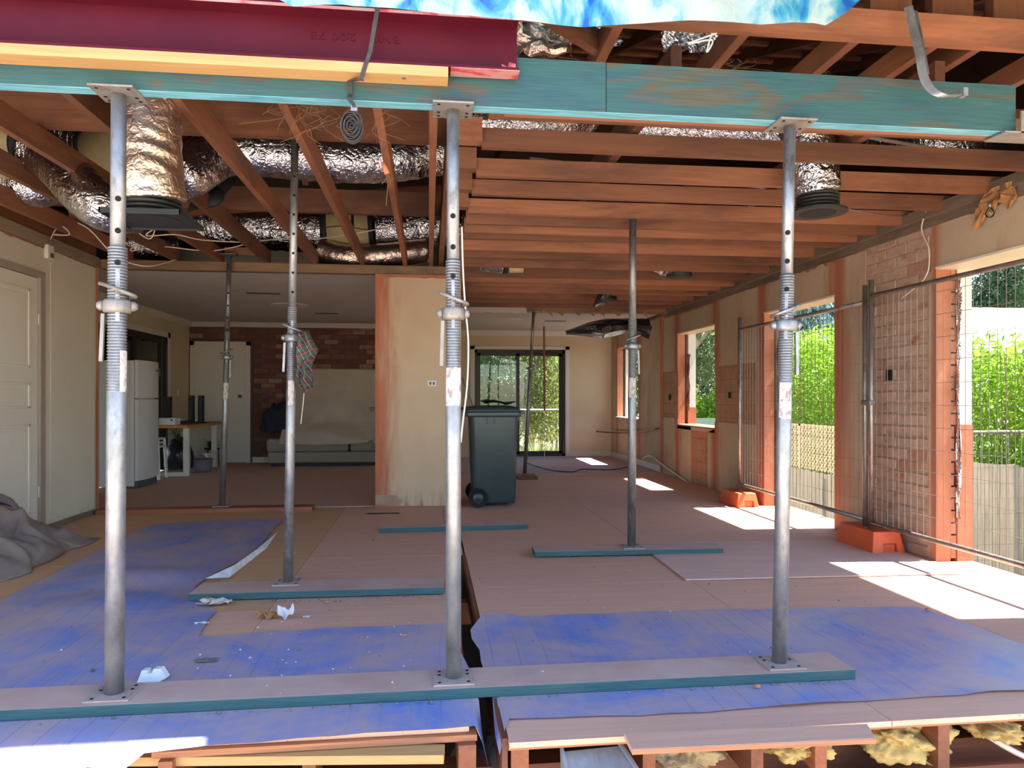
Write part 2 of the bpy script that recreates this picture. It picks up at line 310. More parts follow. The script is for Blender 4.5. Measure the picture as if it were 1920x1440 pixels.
# ------------------------------------------------------------------ mesh helpers
ORG = {}
def org(o): return ORG.get(o.name, Vector((0, 0, 0)))
class MB:
    def __init__(s): s.v = []; s.f = []; s.xf = None
    def add(s, vs, fs):
        b = len(s.v)
        s.v += [Vector(p) if s.xf is None else s.xf(Vector(p)) for p in vs]; s.f += [tuple(i + b for i in f) for f in fs]; return s
    def box(s, x0, x1, y0, y1, z0, z1):
        x0, x1 = min(x0, x1), max(x0, x1); y0, y1 = min(y0, y1), max(y0, y1); z0, z1 = min(z0, z1), max(z0, z1)
        return s.add([(x0, y0, z0), (x1, y0, z0), (x1, y1, z0), (x0, y1, z0), (x0, y0, z1), (x1, y0, z1), (x1, y1, z1), (x0, y1, z1)],
                     [(0, 3, 2, 1), (4, 5, 6, 7), (0, 1, 5, 4), (1, 2, 6, 5), (2, 3, 7, 6), (3, 0, 4, 7)])
    def bar(s, p, q, wd, h, up=(0, 0, 1)):
        p, q = Vector(p), Vector(q); d = (q - p).normalized(); r = d.cross(Vector(up)).normalized() * (wd / 2); u = r.cross(d).normalized() * (h / 2)
        vs = [p - r - u, p + r - u, p + r + u, p - r + u, q - r - u, q + r - u, q + r + u, q - r + u]
        return s.add(vs, [(0, 3, 2, 1)[::-1], (4, 7, 6, 5)[::-1], (0, 4, 5, 1)[::-1], (1, 5, 6, 2)[::-1], (2, 6, 7, 3)[::-1], (3, 7, 4, 0)[::-1]])
    def tube(s, pts, r, seg=10, cap=True, wob=0.0):
        pts = [Vector(p) for p in pts]; n = len(pts); rs = r if isinstance(r, (list, tuple)) else [r] * n
        vs = []; fs = []; prev = None
        for i, p in enumerate(pts):
            d = (pts[min(i + 1, n - 1)] - pts[max(i - 1, 0)]).normalized()
            if prev is None: a = d.orthogonal().normalized()
            else: a = (prev - d * prev.dot(d)).normalized()
            prev = a; c = d.cross(a)
            for k in range(seg):
                th = 2 * math.pi * k / seg; q = rs[i]
                if wob: q *= 1 + wob * nz(p.x + math.cos(th), p.y + math.sin(th), p.z + i * .37, 3.1)
                vs.append(p + a * (q * math.cos(th)) + c * (q * math.sin(th)))
        for i in range(n - 1):
            for k in range(seg):
                k2 = (k + 1) % seg; fs.append((i * seg + k, i * seg + k2, (i + 1) * seg + k2, (i + 1) * seg + k))
        if cap: fs.append(tuple(range(seg))[::-1]); fs.append(tuple((n - 1) * seg + k for k in range(seg)))
        return s.add(vs, fs)
    def lathe(s, c, prof, seg=20, axis='z'):
        vs = []; fs = []; n = len(prof)
        for (r, h) in prof:
            for k in range(seg):
                th = 2 * math.pi * k / seg; x, y = r * math.cos(th), r * math.sin(th)
                vs.append({'z': (c[0] + x, c[1] + y, c[2] + h), 'y': (c[0] + x, c[1] + h, c[2] + y), 'x': (c[0] + h, c[1] + x, c[2] + y)}[axis])
        for i in range(n - 1):
            for k in range(seg):
                k2 = (k + 1) % seg; fs.append((i * seg + k, i * seg + k2, (i + 1) * seg + k2, (i + 1) * seg + k))
        fs.append(tuple(range(seg))[::-1]); fs.append(tuple((n - 1) * seg + k for k in range(seg)))
        return s.add(vs, fs)
    def prism(s, poly, off):
        n = len(poly); off = Vector(off); a = [Vector(p) for p in poly]
        return s.add(a + [p + off for p in a], [tuple(range(n))[::-1], tuple(range(n, 2 * n))] + [(i, (i + 1) % n, (i + 1) % n + n, i + n) for i in range(n)])
    def grid(s, fn, nu, nv):
        vs = [fn(i / nu, j / nv) for j in range(nv + 1) for i in range(nu + 1)]
        return s.add(vs, [(j * (nu + 1) + i, j * (nu + 1) + i + 1, (j + 1) * (nu + 1) + i + 1, (j + 1) * (nu + 1) + i) for j in range(nv) for i in range(nu)])
    def build(s, name, m, parent=None, smooth=False, bevel=0.0, loc=None, fix=True, solid=0.0):
        o0 = org(parent) if parent else (Vector(loc) if loc is not None else Vector((0, 0, 0)))
        me = bpy.data.meshes.new(name); me.from_pydata([p - o0 for p in s.v], [], s.f)
        if fix:
            bm = bmesh.new(); bm.from_mesh(me); bmesh.ops.recalc_face_normals(bm, faces=bm.faces); bm.to_mesh(me); bm.free()
        for mm in (m if isinstance(m, (list, tuple)) else [m]): me.materials.append(MATS[mm])
        if smooth: me.polygons.foreach_set('use_smooth', [True] * len(me.polygons))
        o = bpy.data.objects.new(name, me); C.objects.link(o); ORG[o.name] = o0
        if parent: o.parent = parent
        else: o.location = o0
        if solid:
            md = o.modifiers.new('thickness', 'SOLIDIFY'); md.thickness = solid
        if bevel:
            md = o.modifiers.new('edge', 'BEVEL'); md.width = bevel; md.segments = 2; md.limit_method = 'ANGLE'; md.angle_limit = math.radians(40)
        return o
def tag(o, label, cat, group=None, kind=None):
    o['label'] = label; o['category'] = cat
    if group: o['group'] = group
    if kind: o['kind'] = kind
    return o
def thing(name, label, cat, loc=(0, 0, 0), group=None, kind=None):
    o = bpy.data.objects.new(name, None); C.objects.link(o); o.location = loc; o.empty_display_size = .1; ORG[o.name] = Vector(loc)
    return tag(o, label, cat, group, kind)
def struct(name, label, cat='building'): return thing(name, label, cat, kind='structure')
def B(*a): return MB().box(*a)
def curve_pts(pts, n=8):
    """Catmull-Rom through the points"""
    P = [Vector(p) for p in pts]; P = [P[0] * 2 - P[1]] + P + [P[-1] * 2 - P[-2]]; out = []
    for i in range(1, len(P) - 2):
        for k in range(n):
            t = k / n; a, b, c, d = P[i - 1], P[i], P[i + 1], P[i + 2]
            out.append(.5 * ((2 * b) + (c - a) * t + (2 * a - 5 * b + 4 * c - d) * t * t + (3 * b - a - 3 * c + d) * t ** 3))
    out.append(P[-2]); return out
# ------------------------------------------------------------------ ground outside, floor
XL, XR, XRO = -3.25, 3.5, 3.77
CZ = 2.40
g = struct('ground', 'bare paved and earth ground around and below the house', 'ground')
B(-14, 4.6, -16, 1.6, -.75, -.58).build('paved_yard', 'paving', g)
B(-14, 4.0, 1.6, 16, -.75, -.62).build('crawl_space_soil', 'soil', g)
B(4.0, 30, 1.6, 40, -1.25, -.95).build('side_yard_soil', 'yard_soil', g)
B(4.6, 30, -16, 1.6, -1.25, -.95).build('side_yard_soil', 'yard_soil', g)
B(-14, 4.0, 16, 40, -1.9, -1.5).build('back_yard_soil', 'yard_soil', g)

fl = struct('floor', 'dusty sheet timber floor of the gutted room with a slot cut through it', 'floor')
T = .019
def sheet(x0, x1, y0, y1, m='ply_floor', z=0.0, name='floor_sheet'):
    return B(x0 + .0015, x1 - .0015, y0 + .0015, y1 - .0015, z - T, z).build(name, m, fl)
for x0, x1 in ((-3.25, -2.05), (-2.05, -.85), (-.85, .14)):
    sheet(x0, x1, 2.46, 3.92, 'ply_floor'); sheet(x0, x1, 3.92, 5.15, 'ply_warm' if x0 < -.9 else 'ply_floor'); sheet(x0, x1, 5.15, 7.52, 'ply_warm' if x0 < -2 else 'ply_floor')
for x0, x1 in ((.263, 1.62), (1.62, 2.72), (2.72, 3.5)):
    sheet(x0, x1, 2.325, 4.25); sheet(x0, x1, 4.25, 5.30); sheet(x0, x1, 5.30, 7.52)
for y0, y1 in ((5.30, 7.52),): sheet(.14, .25, 5.2, 5.30); sheet(.14, .25, y0, y1)
for x0, x1 in ((.1, 1.8), (1.8, 3.5)): sheet(x0, x1, 7.52, 9.0); sheet(x0, x1, 9.0, 10.38)
sheet(.1, 3.5, 10.38, 13.4, 'lino_back', .008, 'vinyl_floor')
sheet(-4.1, .1, 7.56, 12.8, 'carpet', .004, 'carpet_floor')
sheet(3.5, 3.77, 3.3, 4.55, 'brick_jamb', -.002, 'door_threshold'); sheet(3.5, 3.77, 5.8, 7.1, 'brick_jamb', -.002, 'door_threshold')
# front edge: a second sheet layer and joists below
B(-.9, .165, 2.44, 2.60, -.042, -.0205).build('floor_sheet_edge', 'ply_edge', fl)
B(.262, 3.4, 2.335, 2.60, -.030, -.0205).build('floor_sheet_edge', 'ply_edge', fl)
for x in (-1.3, -.85, -.4, .13, .305, .75, 1.13, 1.38, 1.83, 2.25, 2.7):
    y0 = 2.44 if x < .2 else 2.37
    B(x - .022 if x not in (.305, .13) else x - .03, x + .022 if x not in (.305, .13) else x + .03, y0 + random.uniform(-.03, .03), 5.2, -.19, -.043 if x < .2 else -.031).build('floor_joist', 'old_timber_y', fl)
B(-3.2, 3.45, 2.55, 2.64, -.33, -.191).build('floor_bearer', 'old_timber_x', fl)
B(-3.2, 3.45, 4.6, 4.69, -.33, -.191).build('floor_bearer', 'old_timber_x', fl)
B(1.2, 3.5, 2.30, 2.40, -.33, -.22).build('base_brickwork', 'terracotta', fl)
B(.243, .262, 2.36, 5.2, -.16, -.001).build('slot_lining', 'old_timber_y', fl)

# ------------------------------------------------------------------ right wall (two brick leaves with a cavity), openings W1..W4
wr = struct('wall_right', 'double brick right wall with openings cut through and old render knocked off', 'wall')
OPEN = [(3.30, 4.555, 0, 2.045), (5.80, 7.10, 0, 2.03), (8.40, 9.72, .765, 2.045), (11.60, 12.95, .78, 2.05)]
def leaf(xa, xb, m, name):
    y = 2.42
    for (a, c, z0, z1) in OPEN:
        B(xa, xb, y, a, -.5, CZ).build(name, m, wr)
        B(xa, xb, a, c, z1, CZ).build('lintel', m, wr)
        B(xa, xb, a, c, -.5, z0 - .022).build(name + '_below_opening', m, wr); y = c
    B(xa, xb, y, 13.65, -.5, CZ).build(name, m, wr)
leaf(XR + .012, 3.61, 'brick_jamb', 'inner_leaf'); leaf(3.66, XRO, 'outer_paint', 'outer_leaf')
for y0, y1 in ((4.55, 4.62), (7.1, 7.17), (9.72, 9.79)):                      # lower outer leaf jambs in raw brick
    B(3.655, 3.776, y0 - .004, y1, -.02, .95 if y0 < 5 else 1.0).build('raw_brick_jamb', 'brick_jamb', wr)
def slab(poly, m='render_right', name='render', x=XR, th=.0125):
    return MB().prism([(x, p[0], p[1]) for p in poly], (th, 0, 0)).build(name, m, wr)
def jag(y0, y1, z, amp, step=.06, seed=0):
    n = max(2, int(abs(y1 - y0) / step)); return [(y0 + (y1 - y0) * i / n, z + amp * nz(i * .7, seed, 0, 1.3) + (random.uniform(-1, 1) * amp * .35)) for i in range(n + 1)]
TOP = 2.325
slab([(2.42, 0), (3.3, 0)] + jag(3.3, 2.42, TOP, .02, seed=1))
slab([(3.3, 2.045), (4.60, 2.045)] + jag(4.60, 3.3, TOP + .01, .02, seed=2))
slab([(4.555, 0), (4.64, 0)] + [(4.64 + .012 * nz(0, k, 0, .8), k * .1) for k in range(1, 20)] + [(4.60, 2.045), (4.555, 2.045)])
slab([(5.36, 0), (5.80, 0), (5.80, 2.03)] + jag(5.80, 5.36, TOP, .02, seed=3) + [(5.36 + .02 * nz(3, k, 0, .9), 2.2 - k * .1) for k in range(0, 21)])
slab([(5.80, 2.03), (7.10, 2.03)] + jag(7.10, 5.80, TOP - .01, .03, seed=4))
slab([(7.10, 0), (8.40, 0), (8.40, .84), (7.28, .84), (7.28, 1.52), (8.40, 1.52), (8.40, 2.045)] + jag(8.40, 7.10, TOP, .02, seed=5))
slab([(7.28, .84), (8.40, .84), (8.40, 1.52), (7.28, 1.52)], 'tile_glue', 'tile_glue_patch', XR + .008, .008)
slab([(8.40, 2.045), (9.72, 2.045)] + jag(9.72, 8.40, TOP - .02, .01, seed=6))
slab([(8.40, 0), (8.62, 0), (8.62, .70), (8.40, .745)]); slab([(9.20, 0), (9.72, 0), (9.72, .745), (9.20, .74)])
slab([(8.62, 0), (9.12, 0), (9.12, .60), (8.62, .62)], 'tile_glue', 'chased_patch', XR + .006, .008)
slab([(8.40, .70), (9.72, .70), (9.72, .765), (8.40, .765)], 'render_right', 'sill_band')
slab([(9.72, 0), (10.36, 0), (10.36, .84), (9.72, .84)]); slab([(9.72, 1.52), (10.36, 1.52)] + jag(10.36, 9.72, TOP, .02, seed=7))
slab([(9.72, .84), (10.36, .84), (10.36, 1.52), (9.72, 1.52)], 'tile_glue', 'tile_glue_patch', XR + .008, .008)
slab([(10.44, 0), (11.6, 0), (11.6, 2.36), (10.44, 2.36)]); slab([(11.6, 0), (12.95, 0), (12.95, .78), (11.6, .78)])
slab([(11.6, 2.05), (12.95, 2.05), (12.95, 2.36), (11.6, 2.36)]); slab([(12.95, 0), (13.4, 0), (13.4, 2.36), (12.95, 2.36)])
for (a, c, z0, z1) in OPEN[2:]:
    B(3.47, 3.79, a - .02, c + .02, z0 - .02, z0).build('sill', 'ply_edge' if a < 9 else 'white_paint', wr)
B(3.495, 3.80, 3.3, 4.555, 2.03, 2.046).build('lintel_soffit', 'door_cream', wr); B(3.495, 3.64, 5.8, 7.1, 2.015, 2.031).build('lintel_soffit', 'door_cream', wr); B(3.495, 3.64, 8.4, 9.72, 2.03, 2.046).build('lintel_soffit', 'door_cream', wr)
B(3.46, 3.60, 2.42, 13.4, 2.40, 2.475).build('wall_plate', 'plate_y', wr)
B(3.49, 3.51, 2.42, 10.2, 2.335, 2.41).build('plate_mortar_bed', 'plate_y', wr)
# exposed old bricks, pier between the two tall openings: each its own piece
B(3.508, 3.513, 4.60, 5.40, 0, 2.36).build('mortar_bed', 'mortar_old', wr)
bm_ = {}
for r in range(28):
    z0 = .008 + r * .0845; off = (.12 if r % 2 else 0); y = 4.63 - off
    while y < 5.40:
        a, c = max(y, 4.61), min(y + .228, 5.39); y += .24
        if c - a < .05: continue
        x = 3.5030 + random.uniform(-.003, .004)
        j = lambda: random.uniform(-.004, .004)
        MB().add([(3.512, a, z0), (3.512, c, z0), (3.512, c, z0 + .075), (3.512, a, z0 + .075), (x + j(), a + .004, z0 + .004 + j()), (x + j(), c - .004, z0 + .004 + j()), (x + j(), c - .004, z0 + .071 + j()), (x + j(), a + .004, z0 + .071 + j())],
                 [(0, 1, 2, 3), (4, 7, 6, 5), (0, 4, 5, 1), (1, 5, 6, 2), (2, 6, 7, 3), (3, 7, 4, 0)]).build('brick', 'brick_whitewashed', wr)
# ragged brick pieces along the cavity edge of the near jamb
for k in range(24):
    z = .02 + k * .0845
    B(3.612, 3.632 + random.uniform(0, .02), 4.553, 4.6 + random.uniform(0, .03), z, z + .072).build('broken_brick', 'brick_jamb', wr)
for k, z in enumerate((1.30, 1.345)):
    B(3.492, 3.501, 5.02, 5.09, 1.27, 1.35).build('switch_recess', 'dark_hole', wr); break
B(3.494, 3.501, 7.93, 7.99, 1.13, 1.2).build('switch_recess', 'dark_hole', wr); B(3.494, 3.501, 10.0, 10.08, 1.1, 1.18).build('switch_recess', 'dark_hole', wr)
B(3.488, 3.512, 10.36, 10.44, 0, 2.36).build('corner_crack', 'brick_jamb', wr)

# eaves along the right side (they limit the sun in the openings)
ev = struct('trim_1', 'dark eaves fascia and soffit along the right wall', 'eaves')
B(4.10, 4.15, 2.42, 14.2, 2.30, 2.48).build('fascia', 'roof_dark', ev); B(3.60, 4.10, 2.42, 14.2, 2.46, 2.48).build('soffit', 'ceiling_white', ev)

# ------------------------------------------------------------------ left wall with its panelled door
wl = struct('wall_left', 'cream plastered left wall with a ragged torn top edge', 'wall')
B(-3.42, XL - .012, 2.42, 5.44, -.05, 2.5).build('wall_core', 'brick_jamb', wl); B(-3.42, XL - .012, 6.44, 7.46, -.05, 2.5).build('wall_core', 'brick_jamb', wl); B(-3.42, XL - .012, 5.44, 6.44, 2.15, 2.5).build('wall_core', 'brick_jamb', wl)
def lslab(poly, m='render_left', name='plaster'): return MB().prism([(XL - .0125, p[0], p[1]) for p in poly], (.0125, 0, 0)).build(name, m, wl)
lslab([(2.42, 0), (5.43, 0), (5.43, 2.15), (2.42, 2.15)]); lslab([(2.42, 2.15), (6.45, 2.15)] + jag(6.45, 2.42, 2.405, .015, seed=9))
lslab([(6.45, 0), (7.44, .0), (7.44, 2.37)] + jag(7.44, 6.45, 2.41, .02, seed=11))
MB().prism([(XL - .002, 6.56, .01), (XL - .002, 7.40, .01), (XL - .002, 7.40, 2.25), (XL - .002, 6.56, 2.3)], (.006, 0, 0)).build('plaster_patch', 'render_left', wl)
B(-3.42, XL + .002, 7.44, 7.468, 0, 2.42).build('cut_brick_end', 'brick_jamb', wl)
B(-3.36, -3.24, 2.42, 7.46, 2.42, 2.52).build('wall_plate', 'plate_y', wl)
B(XL, XL + .012, 6.45, 7.44, .0, .05).build('plaster_skirting_scar', 'plate_y', wl)
d1 = struct('door_1', 'cream panelled hinged door in the left wall', 'door')
B(-3.28, XL + .012, 6.385, 6.46, 0, 2.145).build('door_frame', 'frame_taupe', d1); B(-3.28, XL + .012, 5.42, 5.50, 0, 2.145).build('door_frame', 'frame_taupe', d1); B(-3.28, XL + .012, 5.42, 6.46, 2.145, 2.20).build('door_frame', 'frame_taupe', d1)
lf = B(-3.30, XL - .012, 5.505, 6.38, .012, 2.14).build('door_leaf', 'door_cream', d1, bevel=.003)
def panel(y0, y1, z0, z1):
    x = XL - .012; wd = .022; mb = MB()
    for a in ((y0, y1, z0, z0 + wd), (y0, y1, z1 - wd, z1)): mb.box(x, x + .009, *a)
    mb.box(x, x + .009, y0, y0 + wd, z0, z1); mb.box(x, x + .009, y1 - wd, y1, z0, z1); mb.build('panel_moulding', 'door_cream', lf, bevel=.004)
    B(x - .001, x + .004, y0 + .06, y1 - .06, z0 + .05, z1 - .05).build('raised_panel', 'door_cream', lf, bevel=.003)
panel(5.60, 6.26, 1.38, 2.03); panel(5.60, 6.26, 1.05, 1.26); panel(5.60, 6.26, .18, .92)
MB().lathe((XL - .012, 5.57, 1.23), [(.026, 0), (.026, .006), (.01, .008), (.01, .03), (.024, .036), (.026, .05), (.012, .058)], 14, 'x').build('door_knob', 'brass', d1, True)
for z in (.3, 1.75): MB().tube([(XL - .004, 6.383, z), (XL - .004, 6.383, z + .09)], .007, 8).build('hinge', 'white_paint', d1, True)

# ------------------------------------------------------------------ middle nib wall, dividing wall, back walls
wm = struct('wall_middle', 'plastered nib wall rubbed with brick dust on its left edge', 'wall')
B(-.55, .335, 7.465, 7.70, 0, 2.42).build('wall_core', 'brick_jamb', wm)
MB().prism([(-.55, 7.465, 0.02), (.335, 7.465, .0)] + [(.335 - .885 * i / 14, 7.465, 2.385 + .015 * nz(i, 2, 0, .9)) for i in range(15)], (0, -.0125, 0)).build('plaster', 'render_nib', wm)
MB().prism([(-.548, 7.449, .03), (-.30, 7.449, .02), (-.26, 7.449, .07), (-.33, 7.449, .125), (-.548, 7.449, .13)], (0, .006, 0)).build('grey_repair_patch', 'mortar_old', wm)
B(-.1, .1, 12.2, 13.6, 0, 2.42).build('dividing_wall', 'render_back', wm)
o_ = B(-.012, .078, 7.447, 7.4525, 1.255, 1.315).build('power_point', 'white_plastic', wm, bevel=.003)
for dx in (.014, .05): B(dx - .008, dx + .012, 7.445, 7.4475, 1.27, 1.30).build('socket_face', 'seal_grey', o_)

wb = struct('wall_back', 'cream back wall of the far right room around the sliding door', 'wall')
B(.1, .80, 13.4, 13.6, 0, 2.45).build('wall_panel', 'render_back', wb); B(2.66, 3.52, 13.4, 13.6, 0, 2.45).build('wall_panel', 'render_back', wb); B(.80, 2.66, 13.4, 13.6, 2.08, 2.45).build('wall_panel', 'render_back', wb)
B(2.66, 3.49, 13.386, 13.4, .008, .10).build('skirting', 'cornice', wb); B(3.486, 3.4995, 10.45, 13.4, .008, .10).build('skirting', 'cornice', wb)
d2 = struct('door_2', 'black framed glass sliding door in the far back wall', 'door')
for a in ((.78, .86, 0, 2.11), (2.60, 2.68, 0, 2.11), (.78, 2.68, 2.05, 2.11)): B(a[0], a[1], 13.385, 13.42, a[2], a[3]).build('architrave', 'white_paint', d2)
for a in ((.86, .91, .02, 2.05), (2.55, 2.60, .02, 2.05), (.86, 2.60, 1.98, 2.05), (.86, 2.60, .01, .06)): B(a[0], a[1], 13.42, 13.50, a[2], a[3]).build('frame', 'black_alu', d2)
for x0, x1, y in ((.91, 1.72, 13.44), (1.64, 2.55, 13.475)):
    p = MB(); p.box(x0, x0 + .06, y, y + .03, .06, 1.98); p.box(x1 - .06, x1, y, y + .03, .06, 1.98); p.box(x0, x1, y, y + .03, 1.93, 1.98); p.box(x0, x1, y, y + .03, .06, .11)
    s_ = p.build('sliding_sash', 'black_alu', d2); B(x0 + .06, x1 - .06, y + .012, y + .017, .11, 1.93).build('pane', 'glass', s_)

wk = struct('wall_brick', 'dark brown feature brick wall at the back of the left room', 'wall')
DX0, DX1 = -4.08, -3.08
B(-4.3, .1, 12.812, 13.0, 0, 2.45).build('mortar_bed', 'mortar_dark', wk)
nb = 0; extra = MB()
for r in range(28):
    z0 = .10 + r * .086
    x = -4.1 - (.12 if r % 2 else 0)
    if z0 + .076 > 2.46: break
    while x < -.12:
        a, c = max(x, -4.1), min(x + .228, -.12); x += .24
        if c - a < .03 or (a < DX1 - .0 and z0 < 2.12 and c > DX0): continue
        y = 12.80 + random.uniform(-.003, .004)
        vis = not (z0 < .9 and a > -2.4) and a < -.75
        if vis and nb < 295: B(a, c, y, 12.815, z0, z0 + .076).build('brick', 'brick_dark', wk); nb += 1
        else: extra.box(a, c, y, 12.815, z0, z0 + .076)
e_ = extra.build('bricks_behind_sofa', 'brick_dark', wk); e_['kind'] = 'stuff'
B(-3.05, -.12, 12.79, 12.80, .005, .10).build('skirting', 'cornice', wk)
d3 = struct('door_3', 'plain white flush door in the brick wall', 'door')
B(DX0, DX0 + .07, 12.77, 12.81, 0, 2.105).build('door_frame', 'white_paint', d3); B(DX1 - .07, DX1, 12.77, 12.81, 0, 2.105).build('door_frame', 'white_paint', d3); B(DX0, DX1, 12.77, 12.81, 2.04, 2.105).build('door_frame', 'white_paint', d3)
B(DX0 + .07, DX1 - .07, 12.785, 12.81, .01, 2.04).build('door_leaf', 'white_paint', d3)
MB().lathe((DX1 - .17, 12.785, 1.16), [(.03, 0), (.03, -.01), (.02, -.03), (.028, -.05), (.01, -.055)], 12, 'y').build('door_knob', 'brass', d3, True)
MB().box(DX1 - .24, DX1 - .10, 12.778, 12.785, .9, 1.95).build('door_raised_strip', 'white_paint', d3)  # raised strip in the same white as the leaf

we = struct('wall_lounge', 'cream side wall of the back left room around the dark sliding door', 'wall')
B(-4.3, -4.1, 7.4, 9.1, 0, 2.45).build('wall_panel', 'render_back', we); B(-4.3, -4.1, 11.75, 12.82, 0, 2.45).build('wall_panel', 'render_back', we); B(-4.3, -4.1, 9.1, 11.75, 2.08, 2.45).build('wall_panel', 'render_back', we)
B(-4.3, -3.42, 7.34, 7.46, 0, 2.45).build('wall_return', 'render_back', we)
d4 = struct('door_4', 'dark framed sliding door beside the white refrigerator', 'door')
for a in ((9.02, 9.10, 0, 2.16), (11.75, 11.85, 0, 2.16), (9.02, 11.85, 2.08, 2.16)): B(-4.11, -4.08, a[0], a[1], a[2], a[3]).build('architrave', 'white_paint', d4)
for a in ((9.10, 9.16, 0, 2.08), (11.66, 11.75, 0, 2.08), (9.10, 11.75, 1.99, 2.08), (10.55, 10.70, 0, 2.0)): B(-4.16, -4.09, a[0], a[1], a[2], a[3]).build('frame', 'black_alu', d4)
s_ = B(-4.15, -4.11, 11.52, 11.66, .02, 1.99).build('sash_stile', 'black_alu', d4); B(-4.14, -4.135, 10.70, 11.52, .02, 1.99).build('pane', 'glass', s_); B(-4.14, -4.135, 9.16, 10.55, .02, 1.99).build('pane', 'glass', s_)
B(-4.102, -4.095, 12.2, 12.28, 1.16, 1.26).build('light_switch', 'white_plastic', we)

# ------------------------------------------------------------------ ceilings
cl = struct('ceiling_lounge', 'flat white plaster ceiling of the back left room', 'ceiling')
B(-4.3, .05, 7.62, 13.0, 2.44, 2.47).build('plasterboard', 'ceiling_white', cl)
MB().prism([(-4.1, 12.8, 2.36), (-4.1, 12.8, 2.44), (-4.1, 12.72, 2.44)], (4.0, 0, 0)).build('cornice', 'cornice', cl)
MB().prism([(-4.1, 7.62, 2.36), (-4.1, 7.62, 2.44), (-4.02, 7.62, 2.44)], (0, 5.18, 0)).build('cornice', 'cornice', cl)
MB().lathe((-1.95, 10.3, 2.44), [(.26, 0), (.26, -.008), (.2, -.018), (.03, -.022)], 24).build('round_diffuser', 'cornice', cl)
q = MB(); q.box(-2.25, -1.85, 9.1, 9.2, 2.432, 2.44); q.build('ceiling_vent', 'seal_grey', cl); B(-1.75, -1.4, 11.2, 11.3, 2.432, 2.44).build('ceiling_vent', 'seal_grey', cl)
cb = struct('ceiling_back', 'pink white plaster ceiling of the far right room with a broken front edge', 'ceiling')
B(.1, 3.5, 10.26, 13.5, 2.40, 2.43).build('plasterboard', 'ceiling_white', cb)
MB().prism([(.1, 13.4, 2.31), (.1, 13.4, 2.40), (.1, 13.3, 2.40)], (3.4, 0, 0)).build('cornice', 'cornice', cb)
MB().lathe((1.35, 11.3, 2.40), [(.16, 0), (.15, -.012), (.02, -.016)], 20).build('round_diffuser', 'cornice', cb); B(1.9, 2.25, 11.5, 11.6, 2.393, 2.40).build('ceiling_vent', 'seal_grey', cb)
B(.1, 3.5, 10.08, 10.25, 2.37, 2.50).build('bulkhead_beam', 'plate_x', cb)
MB().prism([(.1, 10.07, 2.50), (1.35, 10.07, 2.50), (1.40, 10.07, 2.36)] + [(1.40 - 1.3 * i / 16, 10.07, 2.345 + .02 * nz(i, 5, 0, .8)) for i in range(17)], (0, .012, 0)).build('torn_plaster_strip', 'ceiling_white', cb)
mb = MB()
for k in range(9):
    x = 1.45 + k * .2 + random.uniform(-.07, .07); mb.prism([(x, 10.074, 2.38), (x + random.uniform(.05, .16), 10.074, 2.385), (x + .07, 10.074, 2.33 - .03 * random.random()), (x + .02, 10.074, 2.345)], (0, .01, 0))
mb.build('plaster_scraps', 'cardboard', cb)

ce = struct('ceiling', 'stripped timber ceiling joists of the gutted room', 'ceiling')
for i, (px, tw) in enumerate(((243, 0), (330, 0), (415, 0), (502, 0), (592, 0), (680, 0), (760, 0), (808, 0))):
    X = yp(px, 490, 7.55).x
    x_front = X + (-.10 if i in (0, 1, 2) else 0)
    MB().bar((x_front, 2.86, 2.59), (X, 7.60, 2.585), .042, .135).build('joist', 'joist_y', ce)
for X in (-3.35,): MB().bar((X, 2.86, 2.59), (X, 7.6, 2.585), .042, .135).build('joist', 'joist_y', ce)
B(-3.26, .36, 7.50, 7.60, 2.425, 2.515).build('header_beam', 'plate_x', ce)
B(-2.05, -1.75, 7.46, 7.50, 2.58, 2.66).build('blocking', 'joist_x', ce)
B(-3.4, .12, 4.28, 4.33, 2.665, 2.88).build('hanging_beam', 'joist_x', ce); B(-3.4, .12, 6.0, 6.05, 2.665, 2.86).build('hanging_beam', 'joist_x', ce)
B(-3.4, .12, 3.02, 3.07, 2.665, 2.86).build('hanging_beam', 'joist_x', ce)
B(.10, .15, 2.86, 10.1, 2.55, 2.75).build('side_beam', 'joist_y', ce)
for y in (3.20, 3.62, 4.06, 4.47, 4.88, 5.18, 5.43, 5.66, 6.08, 6.48, 6.92, 7.42, 7.78, 8.15, 8.52, 9.02, 9.45, 9.85):
    d = random.uniform(-.012, .012)
    MB().bar((.27, y + .02, 2.46 + d), (3.56, y + .02 - .02, 2.462), .045, .10 + random.uniform(-.008, .012)).build('joist', 'joist_x', ce)
    if y < 5: B(.15, .27, y - .03, y + .05, 2.44, 2.56).build('packing_block', 'joist_x', ce)
for y in (3.2, 4.2, 5.6, 7.1, 8.6): MB().bar((.6, y, 2.57), (3.4, y + .7, 2.57), .03, .006).build('ceiling_strap', 'galv', ce)
B(1.05, 1.10, 3.0, 10, 2.53, 2.68).build('hanging_beam', 'rafter', ce); B(2.3, 2.35, 3.0, 10, 2.53, 2.68).build('hanging_beam', 'rafter', ce)

